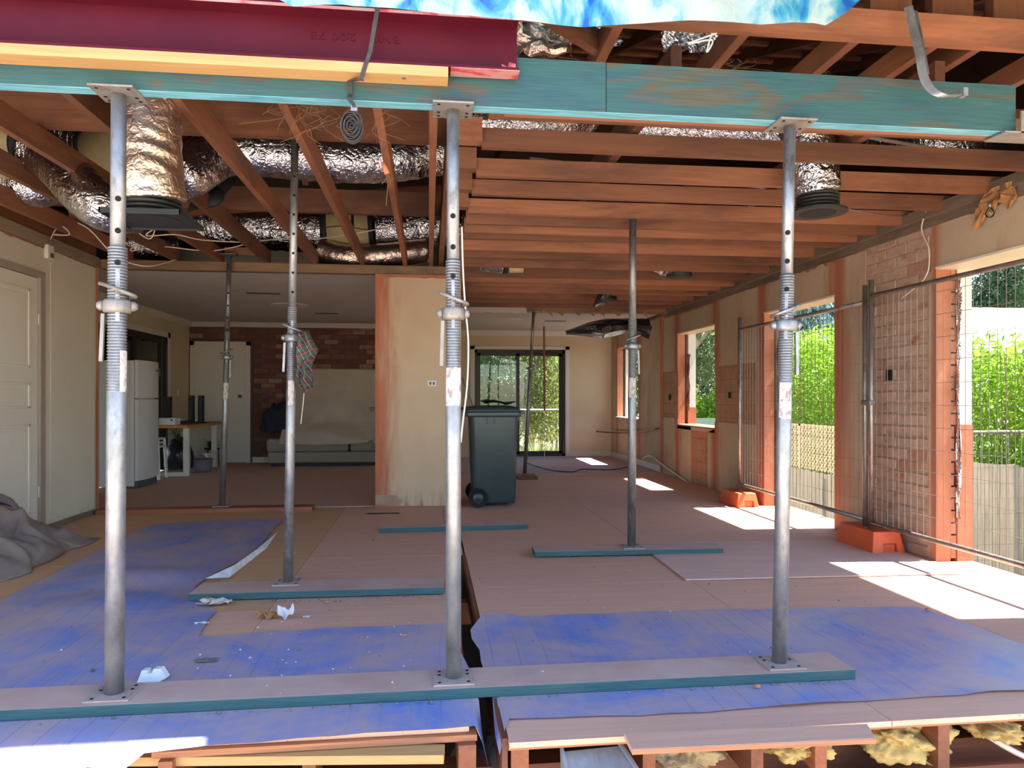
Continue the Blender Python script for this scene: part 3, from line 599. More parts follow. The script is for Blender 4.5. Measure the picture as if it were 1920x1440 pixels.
# ------------------------------------------------------------------ roof
rf = struct('roof', 'brown timber roof frame and dark deck over the gutted room', 'roof')
def roof_z(y): return 2.84 + (y - 2.36) * .36 if y < 8 else 2.84 + 5.64 * .36 - (y - 8) * .36
def deck(x0, x1, y0, y1):
    z0, z1 = roof_z(y0), roof_z(y1)
    MB().prism([(x0, y0, z0 + .11), (x0, y1, z1 + .11), (x0, y1, z1 + .15), (x0, y0, z0 + .15)], (x1 - x0, 0, 0)).build('roof_deck', 'roof_dark', rf)
deck(-4.6, 4.2, 2.36, 8); deck(-4.6, 4.2, 8, 14.4); deck(1.12, 4.2, 1.5, 2.36)
for k in range(15):
    x = -4.3 + k * .6
    y0 = 2.42 if x < 1.2 else 1.7
    MB().bar((x, y0, roof_z(y0) + .055), (x, 8, roof_z(8) + .055), .045, .10).build('rafter', 'rafter', rf)
for k in range(9):
    y = 3.0 + k * .55; B(-4.5, 4.1, y, y + .045, roof_z(y) + .085, roof_z(y) + .112).build('batten', 'joist_x', rf)
B(-4.62, -4.58, 2.4, 14.3, 2.4, 5.0).build('gable_lining', 'roof_dark', rf); B(4.16, 4.2, 2.4, 14.3, 2.48, 5.0).build('gable_lining', 'roof_dark', rf)
B(-4.6, 4.2, 14.2, 14.3, 2.4, 2.9).build('back_lining', 'roof_dark', rf)
for x0, x1 in ((-3.6, -2.9), (-2.3, -1.7), (-1.0, -.6), (.5, .9)):    # sloping struts deep in the roof space
    MB().bar((x0, 5.9, 2.9), (x1, 7.6, 4.2), .05, .09).build('strut', 'rafter', rf)
MB().bar((-3.2, 6.8, 2.75), (.3, 6.9, 3.15), .05, .12).build('strut', 'old_timber_x', rf); MB().bar((.4, 6.2, 2.7), (3.4, 6.0, 3.1), .05, .12).build('strut', 'old_timber_x', rf)
# framing above the green beam on the right
a = yp(1010, 30, 2.82); MB().bar((.36, 2.86, 2.74), (4.1, 2.86, 2.735), .09, .10).build('top_plate', 'joist_x', rf)
for px, py in ((1125, 118), (1340, 130), (1530, 140), (1665, 148), (1740, 152), (1905, 160)):
    P = zp(px, py, 2.69); MB().bar((P.x, 2.9, 2.745), (P.x, 3.75, 2.745), .045, .11).build('ceiling_tie', 'joist_y', rf)
p0, p1 = zp(1050, 65, 2.72), zp(1130, 98, 2.72); MB().bar((p0.x - .1, p0.y - .1, 2.78), (p1.x, p1.y + .02, 2.76), .045, .10).build('ceiling_tie', 'joist_x', rf)
B(.3, 4.1, 3.72, 3.77, 2.62, 2.80).build('hanging_beam', 'old_timber_x', rf)
for k in range(6):
    x = 1.95 + k * .3; B(x, x + .2, 2.95, 3.0, 2.86, 3.02).build('rafter_end', 'joist_z', rf)
# ------------------------------------------------------------------ beams over the opening
lv = thing('support_beam', 'long green stained laminated timber beam resting on the three front steel props', 'beam', (0.3, 2.77, 2.265))
B(-2.6, .694, 2.74, 2.80, 2.2665, 2.462).build('beam_board', 'lvl_face', lv); B(.697, 2.472, 2.741, 2.80, 2.2665, 2.462).build('beam_board', 'lvl_face', lv)
B(-2.6, 2.470, 2.7425, 2.7985, 2.264, 2.2665).build('blue_underside', 'lvl_edge', lv)['label'] = 'pale blue painted underside'
B(.30, 4.0, 2.80, 2.83, 2.265, 2.29).build('packing_strip', 'joist_x', lv)
rb = thing('steel_beam', 'dark red painted steel channel beam lying on the pine plank', 'beam', (-1, 2.69, 2.372))
XE = .338
mb = MB(); mb.box(-2.6, XE, 2.722, 2.730, 2.384, 2.560); mb.build('web', 'red_paint', rb)
B(-2.6, XE, 2.655, 2.7295, 2.372, 2.384).build('bottom_flange', 'red_paint', rb, bevel=.002); B(-2.6, XE, 2.655, 2.7295, 2.560, 2.572).build('top_flange', 'red_paint', rb, bevel=.002); B(-2.6, XE - .002, 2.6535, 2.6549, 2.5605, 2.5715).build('lit_flange_edge', 'red_scuffed_or_lit', rb); B(-2.6, XE, 2.6545, 2.7295, 2.5735, 2.5745).build('flange_joint', 'red_paint', rb)  # pinkish strip paints the light catching the top flange edge
B(-2.6, XE - .01, 2.66, 2.73, 2.574, 2.70).build('upper_web', 'red_paint', rb)
P = yp(845, 130, 2.68)
B(P.x, XE + .002, 2.6535, 2.728, 2.3695, 2.3722).build('scuffed_flange_end', 'red_scuffed_or_lit', rb)['label'] = 'scuffed pink worn paint under the flange end'
MB().prism([(XE - .005, 2.721, 2.386), (XE - .075, 2.721, 2.386), (XE - .055, 2.721, 2.40), (XE - .06, 2.721, 2.425), (XE - .035, 2.721, 2.415), (XE - .03, 2.721, 2.432), (XE - .005, 2.721, 2.428)], (0, .0015, 0)).build('bare_patch', 'red_scuffed_or_lit', rb)
fc = bpy.data.curves.new('rolled_lettering', 'FONT'); fc.body = 'BHP   200 75'; fc.size = .042; fc.extrude = .003; fc.align_x = 'LEFT'
fo = bpy.data.objects.new('rolled_lettering', fc); C.objects.link(fo); fo.parent = rb; fc.materials.append(MATS['red_paint'])
a = yp(752, 74, 2.7215); b_ = yp(583, 62, 2.7215)
fo.matrix_local = Matrix(((-1, 0, 0, a.x + 1), (0, 0, -1, 2.7213 - 2.69), (0, -1, 0, a.z + .012 - 2.372), (0, 0, 0, 1)))
bpy.context.view_layer.update(); fo.scale.x = abs(a.x - b_.x) / max(.05, fo.dimensions.x)
pn = B(-2.6, .072, 2.652, 2.7395, 2.3335, 2.3715).build('pine_plank', 'pine_x', loc=(-1, 2.69, 2.334), bevel=.002); tag(pn, 'yellow pine plank laid flat under the red steel beam', 'plank')
MB().lathe(tuple(yp(757, 138, 2.68)[:2]) + (2.333,), [(.008, 0), (.008, -.003), (.002, -.004)], 12).build('screw_plug', 'galv', pn)
cl_ = thing('angle_cleat', 'pinkish steel angle cleat at the right end of the green beam', 'bracket', (2.5, 2.76, 2.25))
B(2.474, 2.62, 2.715, 2.722, 2.25, 2.345).build('upright_plate', 'galv_white', cl_); B(2.40, 2.62, 2.715, 2.83, 2.252, 2.2585).build('foot_plate', 'galv_white', cl_)

# strap with a coil of webbing
st = thing('webbing_strap', 'grey ratchet webbing strap looped round the beams with its tail coiled up', 'strap', (-.25, 2.66, 2.2))
def ribbon(pts, wd, th, name, m, par, side=(1, 0, 0)):
    mb = MB(); sd = Vector(side) * wd / 2; vs = []; fs = []
    for i, p in enumerate(pts):
        d = (pts[min(i + 1, len(pts) - 1)] - pts[max(i - 1, 0)]).normalized(); n = d.cross(Vector(side)).normalized() * th / 2
        vs += [p - sd - n, p + sd - n, p + sd + n, p - sd + n]
    for i in range(len(pts) - 1):
        for k in range(4): fs.append((i * 4 + k, i * 4 + (k + 1) % 4, i * 4 + 4 + (k + 1) % 4, i * 4 + 4 + k))
    fs += [(3, 2, 1, 0), tuple(len(vs) - 4 + k for k in range(4))]
    return mb.add(vs, fs).build(name, m, par)
ribbon([yp(708, 15, 2.645), yp(702, 50, 2.646), yp(694, 98, 2.648), yp(685, 122, 2.648), yp(677, 150, 2.655)], .016, .004, 'strap_band', 'webbing', st)
ribbon([yp(677, 151, 2.650), yp(668, 150, 2.70), yp(656, 152, 2.735)], .022, .004, 'strap_band', 'webbing', st, (1, .2, 0))
ribbon([yp(656, 150, 2.733), yp(657, 178, 2.733), yp(654, 184, 2.70), yp(664, 198, 2.69), yp(666, 214, 2.70)], .016, .005, 'strap_tail', 'webbing', st)
cp = yp(659, 237, 2.70); sp = []
for k in range(150):
    th = k * .30; q = .10 + .90 * k / 149
    sp.append(Vector((cp.x + .043 * q * math.cos(th) + .004 * math.sin(th * .5), cp.y + .008 * math.sin(th), cp.z + .066 * q * math.sin(th))))
ribbon(sp, .034, .0028, 'coil', 'webbing', st, (0, 1, 0))
B(yp(664, 0, 2.7).x - .012, yp(664, 0, 2.7).x + .012, 2.69, 2.712, cp.z + .055, cp.z + .08).build('buckle', 'galv_dark', st, bevel=.002)

ms = thing('metal_strap', 'bent galvanised strip hanging from the roof timber over the green beam', 'strip', tuple(yp(1705, 15, 2.7)))
pts = curve_pts([yp(1703, 12, 2.72), yp(1712, 50, 2.70), yp(1724, 100, 2.66), yp(1731, 140, 2.64), yp(1744, 166, 2.62), yp(1766, 179, 2.60), yp(1800, 179, 2.60)], 6)
ribbon(pts, .034, .002, 'strip', 'galv', ms, (.8, -.5, .15)); ribbon([yp(1717, 20, 2.715), yp(1728, 70, 2.69), yp(1740, 138, 2.65)], .02, .002, 'folded_edge', 'galv_dark', ms, (.9, .3, 0))
e = yp(1805, 175, 2.60); B(e.x - .008, e.x + .012, 2.585, 2.615, e.z - .014, e.z + .018).build('end_tab', 'galv', ms)

# blue tarpaulin over the roof edge
edge = [(495, -6), (520, 0), (545, 12), (600, 8), (640, 8), (660, 11), (700, 14), (800, 22), (880, 28), (950, 37), (1010, 42), (1100, 51), (1180, 46), (1300, 40), (1380, 43), (1440, 47), (1500, 42), (1540, 44), (1562, 49), (1600, 26), (1630, 0), (1660, -24)]
def tarp_pt(u, v):
    f = u * (len(edge) - 1); i = min(int(f), len(edge) - 2); f -= i
    px, py = edge[i][0] + (edge[i + 1][0] - edge[i][0]) * f, edge[i][1] + (edge[i + 1][1] - edge[i][1]) * f
    p = yp(px, py, 2.56)
    q = Vector((p.x * .98, 2.56 - .12 * math.sin(min(v, .5) * math.pi) + max(0, v - .5) * 1.9, p.z + .36 * min(v, .5) * 2 + max(0, v - .5) * .9))
    k = .05 * min(1, v * 5 + .15)
    q += Vector((0, k * nz(q.x, v, 0, 4.5) + .02 * math.sin(q.x * 23 + v * 5) * min(1, v * 6), k * .6 * nz(q.x, v, 3, 3.5)))
    return q
tp = MB().grid(tarp_pt, 150, 26).build('tarpaulin', 'tarp_blue', smooth=True, loc=(.5, 2.56, 2.5)); tag(tp, 'crumpled bright blue tarpaulin draped over the roof edge', 'tarpaulin')

# ------------------------------------------------------------------ steel props
def prop(label, base, head, r_o, r_i, z_top, z_col, holes, sticker, m='galv', thread_up=None, col_ang=0.0, handle=True, lever=-1, slot=True, col_m=None):
    bx, by, bz = base; hx, hy, hz = head
    t = thing('steel_prop', label, 'prop', base, 'adjustable steel props')
    def sh(p): k = (p.z - bz) / (hz - bz); return Vector((p.x + (hx - bx) * k, p.y + (hy - by) * k, p.z))
    def mk():
        q = MB(); q.xf = sh; return q
    pl = mk().box(bx - .078, bx + .078, by - .078, by + .078, bz, bz + .007).build('base_plate', 'dusty_plate', t, bevel=.002)
    hd = mk().box(bx - .078, bx + .078, by - .078, by + .078, hz - .008, hz).build('head_plate', 'galv_white' if m != 'galv_dark' else 'galv_dark', t, bevel=.002)
    for q, z in ((pl, bz + .0068), (hd, hz - .0092)):
        h_ = mk()
        for dx in (-.055, .055):
            for dy in (-.055, .055, .02): h_.lathe((bx + dx, by + dy, z), [(.007, 0), (.007, .0012)], 8)
        h_.build('bolt_holes', 'dark_hole', q)['kind'] = 'stuff'
    zt0 = z_col - .32 if thread_up is None else thread_up
    prof = [(r_o, 0), (r_o, zt0 - bz - .008), (r_o * .90, zt0 - bz), (r_o * .90, z_top - bz), (r_i, z_top - bz)]
    mk().lathe((bx, by, bz + .007), prof, 22).build('outer_tube', m, t, True)
    tm = mk(); z = zt0 + .002
    while z < z_top + .002: tm.lathe((bx, by, z), [(r_o * .9, 0), (r_o, .0022), (r_o, .0058), (r_o * .9, .0076)], 20); z += .0112
    tm.build('screw_thread', m, t, True)['kind'] = 'stuff'
    mk().lathe((bx, by, bz), [(r_i, z_top - bz - .02), (r_i, hz - bz - .008)], 18).build('inner_tube', m, t, True)
    a0 = math.pi * 1.5 + math.atan2(bx, by) * -1
    hb = mk()
    for z in holes:
        r = r_i if z > z_top else r_o
        cx, cy = bx + r * math.cos(a0), by + r * math.sin(a0); nx, ny = math.cos(a0), math.sin(a0)
        hb.tube([(cx - nx * .006, cy - ny * .006, z), (cx + nx * .0008, cy + ny * .0008, z)], .0105 if r_o > .028 else .008, 12)
    if holes: hb.build('pin_holes', 'dark_hole', t)['kind'] = 'stuff'
    def patch(z0, z1, a_c, a_w, off, name, mm, n=7, ragged=0.0):
        q = mk(); vs = []; fs = []
        for k in range(n + 1):
            th = a_c + a_w * (k / n - .5); r1 = r_o + off; dz = random.uniform(-ragged, ragged)
            for (r, z) in ((r1, z0 + dz), (r1, z1 + dz * .5), (r_o - .002, z0 + dz), (r_o - .002, z1 + dz * .5)): vs.append((bx + r * math.cos(th), by + r * math.sin(th), z))
        for k in range(n):
            b = k * 4; fs += [(b, b + 4, b + 5, b + 1), (b, b + 2, b + 6, b + 4), (b + 1, b + 5, b + 7, b + 3)]
        fs += [(0, 1, 3, 2), (4 * n, 4 * n + 2, 4 * n + 3, 4 * n + 1)]
        q.add(vs, fs).build(name, mm, t)
    if slot: patch(z_col - .06, z_top - .075, a0, .42, .0012, 'slot', 'galv' if m == 'galv' else 'galv_white')
    if sticker: patch(sticker[0], sticker[1], a0 + sticker[2], sticker[3], .0012, 'paper_sticker', 'sticker', 8, .004)
    cm = col_m or m
    c = mk().lathe((bx, by, z_col), [(r_o, -.026), (r_o + .012, -.024), (r_o + .016, -.012), (r_o + .016, .012), (r_o + .01, .022), (r_o, .024)], 20).build('collar_nut', cm, t, True)
    for s in (-1, 1):
        ca, sa = math.cos(col_ang) * s, math.sin(col_ang) * s
        e = mk(); cx, cy = bx + ca * (r_o + .014), by + sa * (r_o + .014); ox, oy = bx + ca * (r_o + .034), by + sa * (r_o + .034)
        e.tube([(cx, cy, z_col), ((cx + ox) / 2, (cy + oy) / 2, z_col), (ox, oy, z_col)], [.02, .018, .011], 10); e.build('collar_ear', cm, c, True)
    if handle:
        pts = []; a1 = a0 + .25 * lever
        for k in range(19):
            th = a1 - 2.0 + 4.0 * k / 18; r = r_o + .014 + .022 * max(0, abs(k - 9) / 9 - .35)
            pts.append((bx + r * math.cos(th), by + r * math.sin(th), z_col + .060 + lever * .022 * math.sin((k - 9) / 9 * 1.6)))
        pts.append((pts[-1][0] * .6 + bx * .4, pts[-1][1] * .6 + by * .4, pts[-1][2] - .004))
        mk().tube(pts, .0075, 8).build('pin_handle', cm, t, True)
        ca, sa = math.cos(a0), math.sin(a0); mk().tube([(bx - ca * (r_o + .012), by - sa * (r_o + .012), z_col + .036), (bx + ca * (r_o + .012), by + sa * (r_o + .012), z_col + .036)], .008, 10).build('lock_pin', cm, t, True)
    if lever:
        dx = lever * (r_o + .011); mk().bar((bx + dx, by - .01, z_col - .03), (bx + dx * 1.12, by - .012, z_col - .205), .013, .012, (0, 1, 0)).build('hanging_lever', cm, t)
    return t
def zpx(py, X, Y): return EYE + (HY - py) / F * (X * math.sin(YAW) + Y * math.cos(YAW))
def front(px_base, py_base, top_px, label, ro, ri, ytop, ycol, yh, yst, **k):
    b = zp(px_base, py_base, .046); h = (yp(top_px, 170, 2.772).x, 2.772, 2.264); Z = lambda y: zpx(y, b.x, b.y)
    return prop(label, (b.x, 2.775, .045), h, ro, ri, Z(ytop), Z(ycol), [Z(y) for y in yh], (Z(yst[1]), Z(yst[0]), yst[2], yst[3]), **k)
front(218, 1297, 223, 'thickest galvanised front prop, left end of the front plank', .0335, .0262, 470, 575, (378, 437, 496), (735, 658, .75, .95) if 0 else (658, 735, .75, .95), thread_up=None, lever=-1, col_ang=.2, col_m='galv_white')
front(850, 1265, 849, 'galvanised front prop stained and peeling, standing over the slot in the floor', .0298, .0242, 494, 590, (412, 469, 523), (690, 760, .1, 2.5), thread_up=None, lever=-1, col_ang=.1, col_m='galv_white')
front(1470, 1250, 1481, 'clean galvanised front prop at the right end of the front plank', .0298, .0238, 515, 608, (434, 488, 541), (717, 785, .15, 1.7), thread_up=None, lever=1, col_ang=-.1, handle=True)
b = zp(540, 1092, .046); Z = lambda y: zpx(y, b.x, b.y)
prop('galvanised prop with a tartan shirt hung on its collar', (b.x, b.y, .045), (yp(553, 260, 4.40).x, 4.41, 2.79), .0275, .0228, Z(577), Z(632), [Z(y) for y in (325, 361, 398, 435, 472, 509, 546)], (Z(760), Z(713), .0, 1.3), lever=-1, m='galv')
b = zp(418, 948, .046); Z = lambda y: zpx(y, b.x, b.y)
prop('slim prop on the threshold board of the back left room', (b.x, b.y - .02, .045), (yp(430, 470, 7.42).x, 7.42, 2.575), .029, .0225, Z(625), Z(670), [Z(y) for y in (551, 574, 597, 619)], (Z(748), Z(718), .1, 2.0), lever=1, m='galv_dark')
b = zp(1188, 1028, .046); Z = lambda y: zpx(y, b.x, b.y)
prop('galvanised prop on the short plank in the middle of the right room', (b.x, 5.06, .045), (b.x + .01, 5.06, 2.52), .0305, .0262, Z(600), Z(648), [], (Z(745), Z(708), .1, 1.8), lever=1, m='galv_dark', slot=False)
b = zp(980, 886, .046); Z = lambda y: zpx(y, b.x, b.y)
tx = yp(1001, 590, 10.0)
prop('far leaning prop in front of the glass sliding door', (b.x, 10.02, .045), (tx.x, 10.02, 2.365), .027, .021, Z(660), Z(692), [], None, lever=-1, m='galv_dark', slot=False)
rd = thing('hanging_rod', 'thin brown rod hanging from the ceiling edge by the leaning prop', 'rod', (1.5, 10.06, .9))
tt = yp(1020, 612, 10.06); bb = yp(1021, 770, 10.06)
MB().tube([tt, bb], .014, 8).build('rod', 'joist_z', rd); MB().tube([yp(1020, 582, 10.06), tt], .004, 6).build('cord', 'cable_white', rd); MB().tube([bb, yp(1021, 870, 10.06)], .004, 6).build('cord', 'cable_white', rd)

# ------------------------------------------------------------------ timber sole planks
def plank(label, x0, x1, y0, y1, z0, z1, m='sole_plank', rot=0.0, name='sole_plank'):
    cx, cy = (x0 + x1) / 2, (y0 + y1) / 2
    o = B(x0, x1, y0, y1, z0, z1).build(name, m, loc=(cx, cy, z0), bevel=.002); o.rotation_euler.z = rot
    return tag(o, label, 'plank')
plank('long dusty teal edged plank under the three front props', -2.2, 1.705, 2.675, 2.875, .006, .0452)
plank('teal edged plank under the prop with the tartan shirt', -1.325, .088, 4.12, 4.37, .008, .0455, rot=-.015)
plank('teal edged plank under the prop in the right room', .75, 2.125, 4.95, 5.16, .011, .0455, rot=-.03)
plank('narrow teal edged board lying without a prop beside the floor grate', -.41, .85, 6.07, 6.22, 0, .04, rot=.03)
plank('brown threshold board under the slim prop', -3.20, -1.16, 7.28, 7.46, 0, .046, 'old_timber_x')
plank('short brown timber block under the leaning far prop', 1.22, 1.50, 9.72, 10.12, 0, .045, 'old_timber_y')
o = B(1.60, 3.42, 4.22, 5.33, .004, .0125).build('loose_sheet', 'ply_raised', loc=(2.5, 4.8, .004)); o.rotation_euler.z = -.03; tag(o, 'loose raised plywood sheet reaching into the sunlight by the tall opening', 'plywood')
o = B(-.62, -.28, 6.98, 7.08, .0005, .006).build('floor_grate', 'plate_x', loc=(-.45, 7.0, 0)); tag(o, 'small slotted floor vent grate set beside the nib wall', 'vent')
mb = MB()
for k in range(14): mb.box(-.59 + k * .021, -.575 + k * .021, 6.995, 7.065, .0055, .0075)
mb.build('grate_slots', 'dark_hole', o)['kind'] = 'stuff'

# ------------------------------------------------------------------ blue floor membranes
def membrane(label, poly, droop, step=.09):
    bm = bmesh.new(); pts = []
    for i, p in enumerate(poly):
        q = poly[(i + 1) % len(poly)]; n = max(1, int((Vector(q) - Vector(p)).length / .12))
        for k in range(n):
            s = k / n; j = (0 if k == 0 else .012); pts.append((p[0] + (q[0] - p[0]) * s + random.uniform(-j, j), p[1] + (q[1] - p[1]) * s + random.uniform(-j, j)))
    f = bm.faces.new([bm.verts.new((x, y, 0)) for x, y in pts])
    xs = [p[0] for p in pts]; ys = [p[1] for p in pts]
    for ax, lo, hi in ((0, min(xs), max(xs)), (1, min(ys), max(ys))):
        v = lo + step
        while v < hi:
            co = (v, 0, 0) if ax == 0 else (0, v, 0); no = (1, 0, 0) if ax == 0 else (0, 1, 0)
            bmesh.ops.bisect_plane(bm, geom=bm.verts[:] + bm.edges[:] + bm.faces[:], plane_co=co, plane_no=no); v += step
    for cut in (.16, .262):
        bmesh.ops.bisect_plane(bm, geom=bm.verts[:] + bm.edges[:] + bm.faces[:], plane_co=(cut, 0, 0), plane_no=(1, 0, 0))
    bmesh.ops.triangulate(bm, faces=[f for f in bm.faces if len(f.verts) > 4])
    for v in bm.verts: v.co.z = droop(v.co.x, v.co.y)
    bmesh.ops.recalc_face_normals(bm, faces=bm.faces)
    if sum(f.normal.z for f in bm.faces) < 0: bmesh.ops.reverse_faces(bm, faces=bm.faces)
    me = bpy.data.meshes.new('floor_membrane'); bm.to_mesh(me); bm.free(); me.materials.append(MATS['membrane'])
    me.polygons.foreach_set('use_smooth', [True] * len(me.polygons))
    o = bpy.data.objects.new('floor_membrane', me); C.objects.link(o); return tag(o, label, 'membrane')
def under_planks(x, y): return (2.63 < y < 2.92 and x < 1.75) or (4.05 < y < 4.42 and -1.36 < x < .12)
def wav(x, y): return .0045 + (0 if under_planks(x, y) else .0045 * (nz(x, y, 0, 1.7) + .6 * nz(x, y, 2, 4.5) + .8))
def dl(x, y):
    z = wav(x, y)
    if x > .17 and y < 2.66: z -= min(.15, max(0, (x - .17)) * 4) * min(1, (2.66 - y) / .10)
    if x < -.2 and y < 2.46: z -= (2.46 - y) * .5 if x < -.9 else 0
    d = math.hypot((x + 1.80) / .42, (y - 4.72) / .26); z += .04 * max(0, 1 - d * d) if y > 4.42 else 0
    d = math.hypot((x + 1.75) / .35, (y - 4.1) / .3); z += .02 * max(0, 1 - d * d)
    return z
zq = lambda px, py: tuple(zp(px, py)[:2])
membrane('big dusty blue floor membrane on the left of the slot', [(-2.6, 2.30), (-1.34, 2.36), zq(480, 1397), zq(890, 1365), (.165, 2.415), (.205, 2.40), zq(902, 1330), zq(868, 1235), zq(835, 1171), zq(610, 1180), zq(395, 1196), zq(372, 1196), zq(405, 1150), zq(372, 1122), zq(365, 1102), zq(388, 1086), zq(470, 1045), zq(530, 975), zq(410, 976), zq(285, 985), zq(0, 1128), (-2.7, 3.6)], dl)
def dr(x, y):
    z = wav(x, y)
    if x < .25 and y < 2.7: z -= min(.15, max(0, .25 - x) * 3) * min(1, (2.7 - y) / .10)
    if y > 3.45 and x < .42: z += .02 * (y - 3.45) / .2
    if y < 2.5 and x > .5: z += .012 * max(0, nz(x, 0, 0, 2.5)) * (2.56 - y) / .08
    return z
membrane('blue floor membrane on the right of the slot', [zq(937, 1392), zq(955, 1352), zq(1040, 1350), zq(1200, 1345), zq(1500, 1327), zq(1920, 1299), (2.72, 2.50), (2.70, 2.95), zq(1845, 1185), zq(1722, 1140), zq(1500, 1144), zq(1310, 1146), zq(1270, 1148), zq(1050, 1155), zq(905, 1160), zq(882, 1184), zq(902, 1245), zq(925, 1320)], dr)
c_ = [zp(385, 1088, .03), zp(430, 1086, .004), zp(500, 1030, .004), zp(520, 1000, .004), zp(478, 1035, .035), zp(440, 1062, .05)]
MB().add([p + Vector((0, 0, .01)) for p in c_], [(0, 1, 5), (1, 2, 4, 5), (2, 3, 4)]).build('curled_underside', 'paper_white', bpy.data.objects['floor_membrane'], solid=.002)

# front boards beyond the membrane
def board(label, corners, z, th, m, name='edge_board'):
    mb = MB().prism([(p[0], p[1], z) for p in corners], (0, 0, -th)); c = sum((Vector((p[0], p[1], z)) for p in corners), Vector()) / len(corners)
    return tag(mb.build(name, m, loc=c, bevel=.0015), label, 'board')
zb = lambda px, py, z: tuple(zp(px, py, z)[:2])
board('pale sunlit pine board along the front left floor edge', [zb(188, 1421, -.045), zb(832, 1416, -.045), zb(834, 1395, -.045), zb(480, 1398, -.045), zb(190, 1402, -.045)], -.045, .03, 'pine_x')
oc = board('grey dusty plywood offcut laid on the front right floor edge', [zb(1185, 1405, .019), zb(1642, 1384, .019), zb(1626, 1357, .019), zb(1170, 1374, .019)], .019, .018, 'ply_floor')
q_ = [zp(1185, 1405, .019), zp(1642, 1384, .019)]; MB().prism([(q_[0].x, q_[0].y - .002, .0175), (q_[1].x, q_[1].y - .002, .0175), (q_[1].x, q_[1].y - .002, .002), (q_[0].x, q_[0].y - .002, .002)], (0, .003, 0)).build('raw_edge', 'ply_edge', oc)
gb = thing('grey_board_box', 'weathered grey timber board leaning at the front of the floor', 'board', (.5, 2.25, -.3))
p = [zp(1050, 1409, -.06), zp(1165, 1397, -.06), zp(1200, 1450, -.10), zp(1062, 1460, -.10)]
MB().prism(p, (0, -.02, -.13)).build('board_box', 'grey_board', gb, bevel=.003)
MB().prism([p[0] + Vector((0, 0, .001)), p[0] + Vector((.012, 0, .001)), p[3] + Vector((.012, 0, .001)), p[3] + Vector((0, 0, .001))], (0, 0, .012)).build('raised_edge', 'grey_board', gb)
MB().prism([p[1] + Vector((-.012, 0, .001)), p[1] + Vector((0, 0, .001)), p[2] + Vector((0, 0, .001)), p[2] + Vector((-.012, 0, .001))], (0, 0, .012)).build('raised_edge', 'grey_board', gb)

def lump(name, label, cat, c, sx, sy, sz, m, seed, rough=.5, seg=18, flat=True, fuzz=0.0):
    mb = MB()
    def fn(u, v):
        th = 2 * math.pi * u; ph = math.pi * (v - .5); d = Vector((math.cos(th) * math.cos(ph), math.sin(th) * math.cos(ph), math.sin(ph)))
        k = 1 + rough * nz(d.x, d.y, d.z, 1.9, seed) + rough * .4 * nz(d.x, d.y, d.z, 5.5, seed) + fuzz * (nz(d.x, d.y, d.z, 14, seed) + .7 * nz(d.x, d.y, d.z, 31, seed))
        z = c[2] + d.z * sz * k
        if flat: z = max(z, c[2] - sz * .35)
        return (c[0] + d.x * sx * k, c[1] + d.y * sy * k, z)
    o = mb.grid(fn, seg * 2, seg).build(name, m, smooth=True, loc=c); return tag(o, label, cat)
for i, (px0, px1, py0, py1, lb) in enumerate(((1222, 1368, 1403, 1450, 'torn yellow insulation batt beside the grey leaning board'), (1440, 1566, 1394, 1425, 'small ragged yellow insulation scrap under the grey plywood offcut'), (1642, 1800, 1370, 1432, 'fluffy big yellow insulation batt under the right floor edge'), (1848, 1935, 1358, 1392, 'yellow insulation tuft at the far right end of the floor edge'))):
    y = 2.40; a, c = yp(px0, py0, y), yp(px1, py1, y)
    lump('insulation_batt', lb, 'insulation', ((a.x + c.x) / 2, y + .1, min(-.11, (a.z + c.z) / 2 - .0)), (c.x - a.x) / 2 * .98, .12, max(.05, (a.z - c.z) / 2 * 1.25), 'insulation' if i else 'insulation_grey', i * 3.3 + 1, .5, 44, flat=False, fuzz=.10)
rub = MB()
for k in range(420):
    x, y = random.uniform(-1.6, 2.8), random.uniform(1.75, 2.9); s = random.uniform(.015, .05) * (1.6 if random.random() < .1 else 1)
    R = Matrix.Rotation(random.random() * 6, 3, Vector((random.random(), random.random(), 1)).normalized()); c = Vector((x, y, -.60 + .07 * random.random() + .16 * max(0, 1 - abs(x - .2) / .35)))
    rub.add([c + R @ Vector(((i & 1) * 2 - 1, (i >> 1 & 1) * 2 - 1, (i >> 2) * 1.2 - .6)) * s * random.uniform(.6, 1) for i in range(8)], [(0, 2, 3, 1), (4, 5, 7, 6), (0, 1, 5, 4), (2, 6, 7, 3), (0, 4, 6, 2), (1, 3, 7, 5)])
tag(rub.build('rubble', 'rubble'), 'broken rubble and plaster chips on the soil under the floor edge', 'rubble', kind='stuff')
tag(lump('soil_mound', '', '', (.22, 2.75, -.42), .16, .35, .22, 'rubble', 8.8, .4), 'grey gritty soil and rubble mound visible down the floor slot', 'soil', kind='stuff')
mb = MB().tube(curve_pts([yp(1850, 1378, 2.45), yp(1885, 1400, 2.42), yp(1930, 1422, 2.38), yp(1990, 1440, 2.3)], 6), .011, 10)
tag(mb.build('conduit', 'cable_white', smooth=True, loc=tuple(yp(1885, 1400, 2.42))), 'white plastic conduit coming out at the right floor edge', 'conduit')

